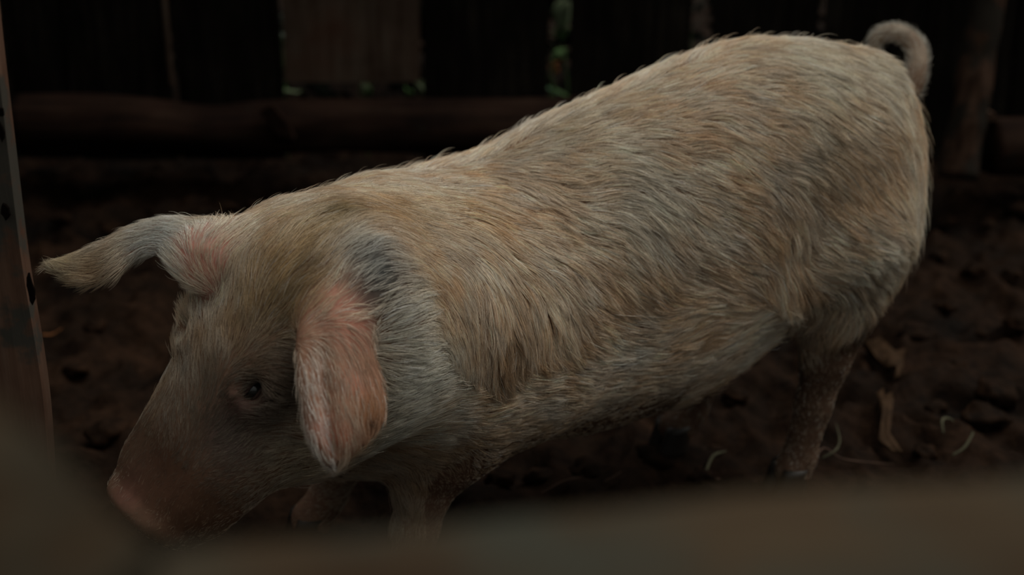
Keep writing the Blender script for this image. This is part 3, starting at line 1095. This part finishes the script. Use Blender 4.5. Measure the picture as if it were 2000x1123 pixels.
# rails nailed behind, above the picture
for z in (0.62, 1.02):
    vs, fs = [], []
    n = 40
    for i in range(n + 1):
        x = -1.6 + 3.3 * i / n
        w = 0.006 * float(noise3(np.array([x * 3, z * 9, 2.0])))
        for (yy, zz) in ((0.028, z - 0.04 + w), (0.028, z + 0.04 + w), (0.062, z + 0.04 + w), (0.062, z - 0.04 + w)):
            vs.append((x, yy, zz))
    for i in range(n):
        for j in range(4):
            fs.append((i * 4 + j, i * 4 + (j + 1) % 4, (i + 1) * 4 + (j + 1) % 4, (i + 1) * 4 + j))
    fs.append((0, 1, 2, 3)); fs.append((n * 4 + 3, n * 4 + 2, n * 4 + 1, n * 4))
    mesh_obj('rail', vs, fs, dark_wood, fence, smooth=False)


# ------------------------------------------------------------------ logs
def log_mesh(name, p0, p1, r0, r1, mat, seed, knots=(), n=70, m=28, sag=0.0, rough=0.008, parent=None, spur=None):
    p0, p1 = np.array(p0, float), np.array(p1, float)
    ax = (p1 - p0); Ln = np.linalg.norm(ax); ax /= Ln
    ref = Z if abs(ax[2]) < 0.8 else np.array([1.0, 0, 0])
    e1 = np.cross(ax, ref); e1 /= np.linalg.norm(e1); e2 = np.cross(e1, ax)
    vs = []
    for i in range(n + 1):
        t = i / n
        c = p0 + (p1 - p0) * t + Z * (-sag * sin(pi * t) + 0.010 * float(noise3(np.array([t * Ln * 4, seed, 0.5]))))
        r = r0 + (r1 - r0) * t
        for j in range(m):
            a = 2 * pi * j / m
            dr = e1 * cos(a) + e2 * sin(a)
            q = c + dr * r
            rr_ = r + rough * float(fbm(q * np.array([5, 16, 16]) + seed, 3, 5)) + 0.012 * float(noise3(np.array([t * Ln * 3.0, cos(a), sin(a) + seed])))
            for (kt, ka, kr, kd) in knots:
                da = (a - ka + pi) % (2 * pi) - pi
                rr_ += kd * math.exp(-(((t - kt) * Ln) ** 2 + (da * r) ** 2) / kr ** 2)
            vs.append(c + dr * rr_ - p0)
    fs = []
    for i in range(n):
        for j in range(m):
            fs.append((i * m + j, i * m + (j + 1) % m, (i + 1) * m + (j + 1) % m, (i + 1) * m + j))
    fs.append(tuple(range(m))[::-1]); fs.append(tuple(range(n * m, n * m + m)))
    o = mesh_obj(name, vs, fs, mat, parent)
    o.location = tuple(p0)
    return o


bark = wood_mat('red_brown_bark', (0.008, 0.0042, 0.003), (0.023, 0.0115, 0.0075), (0.036, 0.021, 0.014), 0, patches=(0.015, 0.014, 0.011), patch_lo=0.6, patch_hi=0.68, patch_scale=7)
LY = 2.93
zc = (vz(200, LY) + vz(312, LY)) / 2
rl = (vz(200, LY) - vz(312, LY)) / 2 * 0.98
xa, xb = ux(44, LY, 0.1), ux(1330, LY, 0.1)
LL = xb - xa
lg1 = log_mesh('log', (xa, LY, zc + 0.008), (xb, LY + 0.02, zc + 0.002), rl, rl * 1.05, bark, 3,
               knots=[((290 - 44) / 1286, 2.2, 0.018, -0.014), ((400 - 44) / 1286, 1.6, 0.09, -0.016), ((690 - 44) / 1286, 1.6, 0.16, -0.010)])
tag(lg1, 'thick reddish brown log lying low along the foot of the back fence', 'log')
# peeled flap of bark with a dark slit
fl = np.array([on_dist(u, v, LY - rl - 0.004) for (u, v) in [(505, 218), (540, 262), (575, 272), (560, 240), (530, 205)]])
c0 = fl.mean(0)
vs = [tuple(q - c0) for q in fl] + [tuple(q - c0 + np.array([0, 0.02, 0])) for q in fl]
flap = mesh_obj('bark_flap', vs, [(4, 3, 2, 1, 0), (5, 6, 7, 8, 9)] + [(i, (i + 1) % 5, (i + 1) % 5 + 5, i + 5) for i in range(5)], bark, lg1, smooth=False)
flap.location = tuple(c0 - np.array(lg1.location))
# two supports under the log ends (stones), out of sight in the dark gap
stone_m = soil_mat('stone_grey', 1.6)


def lump(name, c, r, mat, seed, squash=0.55, parent=None, sub=3):
    bm = bmesh.new()
    bmesh.ops.create_icosphere(bm, subdivisions=sub, radius=1.0)
    for v in bm.verts:
        q = np.array(v.co)
        k = 1 + 0.75 * float(fbm(q * 1.6 + seed * 3.7, 3, 9))
        v.co = Vector((q[0] * r * k, q[1] * r * k * 0.85, q[2] * r * k * squash))
    me = bpy.data.meshes.new(name); bm.to_mesh(me); bm.free()
    me.materials.append(mat)
    me.polygons.foreach_set('use_smooth', [True] * len(me.polygons))
    o = link(name, me, parent)
    o.location = tuple(c)
    return o


lg2 = log_mesh('log', (ux(1926, 2.80, 0.1), 2.80, vz(292, 2.80)), (ux(2330, 2.80, 0.1), 2.84, vz(286, 2.80)), 0.055, 0.055, bark, 9, n=30)
tag(lg2, 'short dark log end at the right edge of the picture, low by the fence', 'log')
pole_bark = wood_mat('pole_bark', (0.022, 0.012, 0.008), (0.060, 0.034, 0.022), (0.085, 0.052, 0.036), 2, patches=(0.02, 0.016, 0.012), patch_lo=0.5, patch_hi=0.58, patch_scale=9)
pole = log_mesh('pole', np.array(on_dist(1868, 345, 2.72)), np.array(on_dist(1990, -330, 2.95)), 0.038, 0.030, pole_bark, 14, n=50, m=18, rough=0.012)
tag(pole, 'dark leaning branch pole propped on the fence right of the pig rump', 'pole')
# pale split end lying on the log
ce = np.array(on_dist(1918, 224, 2.78))
vs = []
for (du, dz, dy_) in [(-0.030, -0.010, 0), (0.030, -0.010, 0), (0.024, 0.004, 0), (-0.014, 0.016, 0)]:
    vs.append((du, -0.012, dz)); vs.append((du * 0.9, 0.02, dz))
chip = mesh_obj('wood_chip', vs, [(0, 2, 4, 6), (7, 5, 3, 1), (0, 1, 3, 2), (2, 3, 5, 4), (4, 5, 7, 6), (6, 7, 1, 0)], warm_wood, smooth=False)
chip.location = tuple(ce)
tag(chip, 'small pale split chip of wood lying where the leaning pole meets the right log', 'wood chip')

# ------------------------------------------------------------------ weathered upright board, left edge
PY = 1.24
post_m = wood_mat('flaking_board_wood', (0.095, 0.052, 0.036), (0.135, 0.080, 0.056), (0.16, 0.105, 0.078), 2,
                  patches=(0.062, 0.056, 0.046), patch_lo=0.54, patch_hi=0.58, patch_scale=7, rough=0.8)
xt = on_dist(-7, 0, PY); xb_ = on_dist(80, 780, PY)
lean = float((xt[0] - xb_[0]) / (xt[2] - xb_[2]))
xfoot = xb_[0] - lean * xb_[2]
post = rough_board('post', xfoot - 0.145, xfoot, PY, -0.02, 0.98, 0.030, post_m, None, seed=33, wav=0.006, lean=lean, n=60, m=9, cup=0.001)
tag(post, 'upright weathered board with flaking grey and brown patches at the left edge', 'post')
scar_m, nt, b = new_mat('bark_scar')
b.inputs['Base Color'].default_value = (0.007, 0.005, 0.004, 1); b.inputs['Roughness'].default_value = 0.9; b.inputs['Specular IOR Level'].default_value = 0.02
for k, (u, v, w_, h_) in enumerate([(10, 412, 0.006, 0.010), (60, 565, 0.0045, 0.020), (2, 218, 0.004, 0.006), (2, 258, 0.004, 0.011)]):
    c = on_dist(u, v, PY - 0.0165)
    n = 11
    ring = [(w_ * (0.6 + 0.4 * random.random()) * cos(2 * pi * j / n), h_ * (0.6 + 0.4 * random.random()) * sin(2 * pi * j / n)) for j in range(n)]
    vs = [(x, 0, z) for x, z in ring] + [(x * 0.8, -0.0012, z * 0.8) for x, z in ring]
    fs = [(j, (j + 1) % n, (j + 1) % n + n, j + n) for j in range(n)] + [tuple(range(n, 2 * n))]
    o = mesh_obj('bark_scrap', vs, fs, scar_m, post, smooth=False)
    o.location = tuple(np.array(c) - np.array(post.location))

# ------------------------------------------------------------------ near fence the camera looks over: rail and diagonal brace
near_m = wood_mat('near_rail_wood', (0.046, 0.028, 0.016), (0.064, 0.046, 0.028), (0.074, 0.059, 0.038), 0,
                  patches=(0.048, 0.047, 0.035), patch_lo=0.44, patch_hi=0.64, patch_scale=16, rough=0.85)


RZ = 0.750
# rail: a broad flat-topped rail; its far top edge is the blurred edge in the picture
edge = [on_height(u, v, RZ) for (u, v) in [(-700, 1075), (-200, 1068), (200, 1060), (500, 1045), (800, 1018), (1100, 985), (1400, 950), (1700, 925), (2000, 905), (2300, 890), (2900, 880)]]
edge = np.array([np.array([-1.1, edge[0][1] - 0.02, RZ])] + edge + [np.array([1.1, edge[-1][1] + 0.03, RZ])])
n = 150
xr = np.linspace(edge[0, 0], edge[-1, 0], n + 1)
yr = hermite(edge[:, 0], edge[:, 1], xr)
sec = [(0.0, -0.006), (-0.006, 0.0), (-0.030, 0.002), (-0.060, 0.001), (-0.086, -0.002), (-0.094, -0.010), (-0.092, -0.058), (-0.004, -0.058)]
vs, fs = [], []
for i in range(n + 1):
    for (dy_, dz) in sec:
        w = 0.0014 * float(noise3(np.array([xr[i] * 30, dy_ * 60, 3.0 + dz * 50])))
        vs.append((xr[i], yr[i] + dy_ + w, dz + w))
k_ = len(sec)
for i in range(n):
    for j in range(k_):
        fs.append((i * k_ + j, i * k_ + (j + 1) % k_, (i + 1) * k_ + (j + 1) % k_, (i + 1) * k_ + j))
fs.append(tuple(range(k_))[::-1]); fs.append(tuple(range(n * k_, n * k_ + k_)))
rail = mesh_obj('rail', vs, fs, near_m, smooth=False)
rail.location = (0, 0, RZ)
tag(rail, 'blurred rough wooden rail crossing the bottom of the picture close to the camera', 'rail')
br = np.array([on_dist(u, v, 0.285) for (u, v) in [(-420, 420), (-60, 745), (100, 880), (210, 985), (330, 1090), (470, 1250)]])
bl_ = np.array([on_dist(u, v, 0.215) for (u, v) in [(-1100, 900), (-800, 1200), (-650, 1350), (-520, 1500), (-400, 1650), (-250, 1900)]])
n = 24
tq_ = np.linspace(0, 0.77, n + 1); xk = np.linspace(0, 1, 6)
ra_ = np.stack([hermite(xk, br[:, k], tq_) for k in range(3)], -1); la_ = np.stack([hermite(xk, bl_[:, k], tq_) for k in range(3)], -1)
vs, fs = [], []
for i in range(n + 1):
    for (p_, dz) in ((la_[i], 0), (ra_[i], 0), (ra_[i], -0.010), (la_[i], -0.010)):
        w = 0.001 * float(noise3(p_ * 40))
        vs.append((p_[0] + w, p_[1] - 0.285, p_[2] + dz + w))
for i in range(n):
    for j in range(4):
        fs.append((i * 4 + j, i * 4 + (j + 1) % 4, (i + 1) * 4 + (j + 1) % 4, (i + 1) * 4 + j))
fs.append((0, 1, 2, 3)); fs.append((n * 4 + 3, n * 4 + 2, n * 4 + 1, n * 4))
brace = mesh_obj('brace', vs, fs, near_m, smooth=False)
brace.location = (0, 0.285, 0)
tag(brace, 'blurred slanting wooden brace board in the bottom left corner close to the camera', 'brace')
# uprights that carry the near rail, left and right of the frame
for k, x in enumerate((-0.55, 0.60)):
    o = rough_board('post', x - 0.04, x + 0.04, 0.33 + 0.0 * k, -0.02, RZ - 0.058, 0.04, near_m, None, seed=50 + k, wav=0.003)
    tag(o, ['near fence post left of the picture, behind the rail', 'near fence post right of the picture, behind the rail'][k], 'post')

# ------------------------------------------------------------------ things on the mud
clod_m = soil_mat('clod_soil', 0.38)
crng = random.Random(4)
base = None
spots = []
for (u, v) in [(150, 392), (235, 385), (300, 392), (372, 380), (440, 388), (120, 430), (215, 420), (500, 372), (180, 615), (240, 690), (150, 700), (210, 830),
               (1890, 385), (1960, 372), (1850, 420), (1930, 440), (1990, 420), (1830, 500), (1900, 520), (1970, 520), (1850, 590), (1930, 610), (1800, 640), (1980, 650),
               (1880, 700), (1950, 760), (1830, 770), (1800, 870), (1920, 820), (1400, 850), (1440, 760), (1290, 880), (1360, 910), (1160, 900), (1050, 905), (980, 930)]:
    spots.append((u + crng.uniform(-8, 8), v + crng.uniform(-6, 6)))
spots.sort(key=lambda q: (q[1] > 560, q[0]))
counts = {}
ORD = ['first', 'second', 'third', 'fourth', 'fifth', 'sixth', 'seventh', 'eighth', 'ninth', 'tenth', 'eleventh', 'twelfth']
for i, (u, v) in enumerate(spots):
    g = on_height(u, v, 0.0)
    z = floor_z(g[0], g[1])
    r = crng.uniform(0.016, 0.034)
    o = lump('mud_clod', (g[0], g[1], z + r * 0.25), r, clod_m, i)
    o.rotation_euler = (0, 0, crng.uniform(0, 6.28))
    if v < 450 and u < 700: w_ = 'in front of the long log'
    elif u < 500: w_ = 'between left board and snout'
    elif v < 560: w_ = 'behind the pig rump'
    elif u > 1650: w_ = 'right of the pig hind leg'
    else: w_ = 'under the pig belly'
    counts[w_] = counts.get(w_, -1) + 1
    tag(o, 'dark mud clod ' + w_ + ', ' + ORD[counts[w_]] + ' from the left', 'mud clod', 'mud clods ' + w_)


def ribbon(name, pts3, width, mat, parent=None, tube=False, flat_n=None):
    """thin stem or blade along a 3D curve"""
    p = np.array(pts3, float)
    c0 = p[0].copy()
    n = 18
    t = np.linspace(0, 1, n + 1); xk = np.linspace(0, 1, len(p))
    c = np.stack([hermite(xk, p[:, k], t) for k in range(3)], -1)
    d = np.gradient(c, axis=0); d /= np.maximum(np.linalg.norm(d, axis=1, keepdims=True), 1e-9)
    vs, fs = [], []
    m = 6
    for i in range(n + 1):
        ref = Z if abs(d[i][2]) < 0.9 else np.array([0, 1.0, 0])
        e1 = np.cross(d[i], ref); e1 /= np.linalg.norm(e1); e2 = np.cross(e1, d[i])
        w = width * (sin(pi * min(1, 0.18 + t[i] * 0.8)) ** 0.7 + 0.05)
        hgt = w if tube else w * 0.16
        for j in range(m):
            a = 2 * pi * j / m
            vs.append(c[i] + e1 * w * cos(a) + e2 * hgt * sin(a) - c0)
    for i in range(n):
        for j in range(m):
            fs.append((i * m + j, i * m + (j + 1) % m, (i + 1) * m + (j + 1) % m, (i + 1) * m + j))
    fs.append(tuple(range(m))[::-1]); fs.append(tuple(range(n * m, n * m + m)))
    o = mesh_obj(name, vs, fs, mat, parent)
    if parent is None: o.location = tuple(c0)
    else: o.location = tuple(c0 - np.array(parent.location))
    return o


def flat_mat(name, c, rough=0.7, var=0.35):
    m, nt, b = new_mat(name)
    tc = nt.nodes.new('ShaderNodeTexCoord')
    n1 = noise_node(nt, 40.0, 4, tc.outputs['Object'])
    r1 = ramp(nt, n1.outputs[0], [(0.3, tuple(x * (1 - var) for x in c)), (0.7, tuple(x * (1 + var) for x in c))])
    nt.links.new(r1.outputs[0], b.inputs['Base Color'])
    b.inputs['Roughness'].default_value = rough
    b.inputs['Specular IOR Level'].default_value = 0.05
    return m


green = flat_mat('green_blade', (0.12, 0.22, 0.085))
pale_green = flat_mat('pale_green_blade', (0.085, 0.080, 0.050))
straw_m = flat_mat('dry_straw', (0.10, 0.062, 0.045))
rust = flat_mat('rust_leaf', (0.32, 0.13, 0.05))
bright_green = flat_mat('bright_green_blade', (0.27, 0.34, 0.20))
tan_leaf = flat_mat('tan_leaf', (0.046, 0.026, 0.014), var=0.5)


def gpt(u, v, h=0.0):
    g = on_height(u, v, h)
    g = g.copy()
    if h == 0.0: g[2] = floor_z(g[0], g[1]) + 0.006
    return g


straws = [([(1300, 902), (1390, 905), (1480, 925)], 'reddish dry stem lying on the mud under the belly', straw_m, 0.0020),
          ([(1055, 948), (1100, 946), (1140, 943)], 'short pinkish straw on the mud behind the front leg', straw_m, 0.0018),
          ([(1180, 930), (1200, 928), (1215, 925)], 'tiny pale straw right of the short pinkish straw', straw_m, 0.0014),
          ([(1355, 842), (1385, 840), (1415, 843)], 'brown twig piece on the mud under the belly, highest of the litter', straw_m, 0.0022),
          ([(1375, 912), (1392, 880), (1420, 858)], 'pale greenish stalk leaning up from the mud under the belly', pale_green, 0.0024),
          ([(80, 645), (100, 642), (122, 640)], 'short red straw on the mud beside the left board', rust, 0.0016),
          ([(1605, 895), (1630, 885), (1640, 860), (1632, 832)], 'curled pale green stem beside the hind leg', pale_green, 0.0016),
          ([(1842, 850), (1838, 838), (1850, 832), (1862, 838)], 'small pale curled leaf stalk at the right, above the other curled stem', pale_green, 0.0020),
          ([(1860, 888), (1882, 880), (1897, 866), (1893, 858)], 'pale curled stem lying on the mud at the right', pale_green, 0.0020),
          ([(1560, 990), (1600, 885), (1650, 893), (1750, 888)], 'long thin fallen stalk running behind the hind foot', straw_m, 0.0014)]
for pl_, lab, mt, w in straws:
    up = 0.006 if 'curled' in lab or 'leaning' in lab else 0.0
    pp = []
    for k, (u, v) in enumerate(pl_):
        g = gpt(u, v)
        g[2] += up * sin(pi * k / (len(pl_) - 1)) + 0.004
        pp.append(g)
    o = ribbon('stalk' if mt is pale_green else 'straw', pp, w, mt, tube=True)
    tag(o, lab, 'stalk' if mt is pale_green else 'straw')


def crumple(name, uv, mat, label, seed, thick=0.0015, lift=0.02):
    """crumpled dry leaf or bark scrap built on the ground from an outline strip"""
    rows = []
    for k, ((u0, v0), (u1, v1)) in enumerate(uv):
        a, b_ = gpt(u0, v0), gpt(u1, v1)
        row = []
        for j in range(7):
            q = a * (1 - j / 6) + b_ * (j / 6)
            q[2] += 0.008 + lift * (0.5 + 0.7 * float(noise3(np.array([k * 1.7, j * 1.3, seed]))))
            q[0] += 0.006 * float(noise3(np.array([k * 2.1, j * 1.9, seed + 9.0])))
            row.append(q)
        rows.append(row)
    c0 = rows[0][0].copy()
    vs = [q - c0 for r_ in rows for q in r_]
    nt_ = len(vs)
    vs += [q - c0 - Z * thick * 2 for r_ in rows for q in r_]
    fs = []
    nr = len(rows)
    for i in range(nr - 1):
        for j in range(6):
            a = i * 7 + j
            fs.append((a, a + 1, a + 8, a + 7)); fs.append((a + nt_, a + 7 + nt_, a + 8 + nt_, a + 1 + nt_))
    rim = [j for j in range(7)] + [i * 7 + 6 for i in range(1, nr)] + [(nr - 1) * 7 + j for j in range(5, -1, -1)] + [i * 7 for i in range(nr - 2, 0, -1)]
    for i in range(len(rim)):
        a, b_ = rim[i], rim[(i + 1) % len(rim)]
        fs.append((b_, a, a + nt_, b_ + nt_))
    o = mesh_obj(name, vs, fs, mat)
    o.location = tuple(c0)
    return tag(o, label, 'dry leaf')


crumple('dry_leaf', [((1690, 668), (1700, 640)), ((1712, 678), (1722, 645)), ((1728, 712), (1745, 668)), ((1745, 740), (1766, 685)), ((1742, 760), (1768, 705))], tan_leaf,
        'crumpled orange brown dry leaf on the mud right of the hind leg', 3)
crumple('dry_leaf', [((1712, 772), (1748, 766)), ((1718, 800), (1745, 795)), ((1722, 840), (1740, 835)), ((1735, 870), (1765, 862))], tan_leaf,
        'narrow reddish dry leaf lying below the crumpled orange leaf', 8, lift=0.012)


# ------------------------------------------------------------------ weeds and grass outside the fence
def plant(name, leaves, label, cat):
    c = np.array(leaves[0][0][0], float)
    e = link(name, None); e.location = (c[0], c[1], floor_z(c[0], c[1]))
    tag(e, label, cat)
    bpy.context.view_layer.update()
    for pts3, w, mt in leaves:
        ribbon('leaf', pts3, w, mt, e)
    return e


GY = 3.20
def yp(u, v, y=GY): return on_dist(u, v, y)

sets = [
    ('grass_tuft', 555, [((552, 176), (570, 178), (586, 180)), ((556, 172), (575, 181), (590, 176))], 'low pale grass in the gap under the pale plank, at its left corner', 0.007, [bright_green, green]),
    ('grass_tuft', 715, [((705, 188), (708, 172), (704, 160)), ((718, 188), (722, 174), (730, 160)), ((712, 188), (716, 176), (714, 158))], 'upright grass blades in the gap under the middle of the pale plank', 0.007, [bright_green, green]),
    ('grass_tuft', 818, [((824, 187), (820, 176), (812, 160)), ((800, 188), (796, 178), (790, 168)), ((822, 188), (826, 176), (824, 158))], 'bright grass blades in the gap at the right corner of the pale plank', 0.010, [bright_green, green]),
    ('weed', 1095, [((1096, 60), (1102, 25), (1110, 2)), ((1092, 75), (1100, 50), (1112, 30)), ((1098, 40), (1092, 20), (1098, 0))], 'yellow green weed leaves at the top of the wide fence gap', 0.015, [bright_green, green]),
    ('weed', 1092, [((1082, 74), (1095, 62), (1112, 52)), ((1084, 70), (1092, 56), (1110, 58))], 'cream coloured leaf across the upper part of the wide fence gap', 0.012, [flat_mat('cream_leaf', (0.62, 0.60, 0.40))]),
    ('weed', 1088, [((1076, 118), (1090, 104), (1106, 102)), ((1078, 112), (1092, 112), (1106, 110)), ((1080, 105), (1090, 98), (1108, 96))], 'bright green leaves halfway down the wide fence gap', 0.011, [flat_mat('fresh_leaf', (0.16, 0.30, 0.11))]),
    ('dry_leaf', 1082, [((1073, 132), (1082, 124), (1094, 120)), ((1078, 148), (1084, 138), (1082, 126))], 'orange dead leaf below the green leaves in the wide fence gap', 0.010, [rust]),
    ('weed', 1090, [((1062, 168), (1080, 176), (1102, 186)), ((1078, 172), (1094, 180), (1115, 192)), ((1090, 196), (1084, 186), (1078, 176)), ((1100, 198), (1104, 188), (1112, 178))], 'dark green leaves spreading at the foot of the wide fence gap', 0.011, [flat_mat('deep_leaf', (0.14, 0.27, 0.15)), green]),
    ('weed', 550, [((549, 60), (551, 45), (551, 28)), ((548, 84), (550, 74), (549, 64))], 'pale leaf showing through the narrow gap left of the pale plank', 0.008, [flat_mat('grey_leaf', (0.5, 0.6, 0.5))]),
    ('weed', 1362, [((1350, 60), (1362, 45), (1372, 30)), ((1358, 30), (1366, 15), (1372, 0)), ((1352, 20), (1360, 10), (1370, -6))], 'grey brown withered weed in the gap above the pig back', 0.011, [flat_mat('withered_leaf', (0.12, 0.11, 0.09))]),
    ('weed', 1592, [((1584, 50), (1592, 38), (1598, 24)), ((1590, 30), (1596, 12), (1600, 0))], 'small withered weed in the gap left of the tail', 0.007, [flat_mat('withered_leaf_b', (0.10, 0.085, 0.06))]),
]
FOOT = [0, 0, 0, 0.03, -0.03, 0.0, -0.055, 0.055, 0, 0, 0]
for si_, (name, u, lv, lab, w, mts) in enumerate(sets):
    L_ = []
    for k, tri in enumerate(lv):
        p3 = [np.array(yp(a, c, GY + 0.006 * k + 0.022 * (si_ - 3 if 3 <= si_ <= 7 else 0))) for a, c in tri]
        L_.append((p3, w, mts[k % len(mts)]))
    foot = np.array(yp(u, 200, GY)); foot[0] += FOOT.pop(0)
    foot[2] = floor_z(foot[0], foot[1])
    stem = [foot, (foot + L_[0][0][0]) / 2 + np.array([0.004, 0.01, 0]), L_[0][0][0]]
    e = link(name, None); e.location = tuple(foot)
    tag(e, lab, 'dry leaf' if name == 'dry_leaf' else ('grass' if 'grass' in name else 'weed'))
    ribbon('stem', stem, 0.0022, green, e, tube=True)
    for p3, ww, mt in L_:
        ribbon('leaf', p3, ww, mt, e)

# dense dark undergrowth outside, added to keep the fence gaps dark
hr = np.random.default_rng(12)
NLF = 9000
c = np.stack([hr.uniform(-2.2, 2.4, NLF), hr.uniform(3.42, 4.1, NLF), hr.uniform(0.0, 1.15, NLF) ** 1.0], -1)
a1 = hr.normal(0, 1, (NLF, 3)); a1 /= np.linalg.norm(a1, axis=1, keepdims=True)
a2 = np.cross(a1, hr.normal(0, 1, (NLF, 3))); a2 /= np.linalg.norm(a2, axis=1, keepdims=True)
ln = hr.uniform(0.025, 0.055, NLF)[:, None]; wd = ln * 0.32
quad = np.stack([c - a1 * ln, c + a2 * wd, c + a1 * ln, c - a2 * wd], 1).reshape(-1, 3)
o = mesh_obj('undergrowth', quad, np.arange(NLF * 4).reshape(-1, 4), flat_mat('undergrowth_leaf', (0.004, 0.006, 0.003)), smooth=False)
tag(o, 'near-black leafy undergrowth added outside the back fence to darken its gaps', 'undergrowth', kind='stuff')

# side fence of the pen, running back from the upright board (its top and near face lie outside the picture)
sf = link('side_fence', None)
sf.location = (-0.95, 1.9, 0)
tag(sf, 'side fence of dark upright planks left of the picture behind the flaking board', 'fence')
for k in range(6):
    y0 = 1.28 + k * 0.29
    xk_ = -0.70 - 0.115 * k
    o = rough_board('plank', -0.135, 0.135, 0, 0.0, 1.12 + 0.03 * (k % 2), 0.024, dark_wood, sf, seed=70 + k)
    o.rotation_euler = (0, 0, radians(-68))
    o.location = (xk_ - 0.10 + 0.95, y0 + 0.13 - 1.9, 0.0)
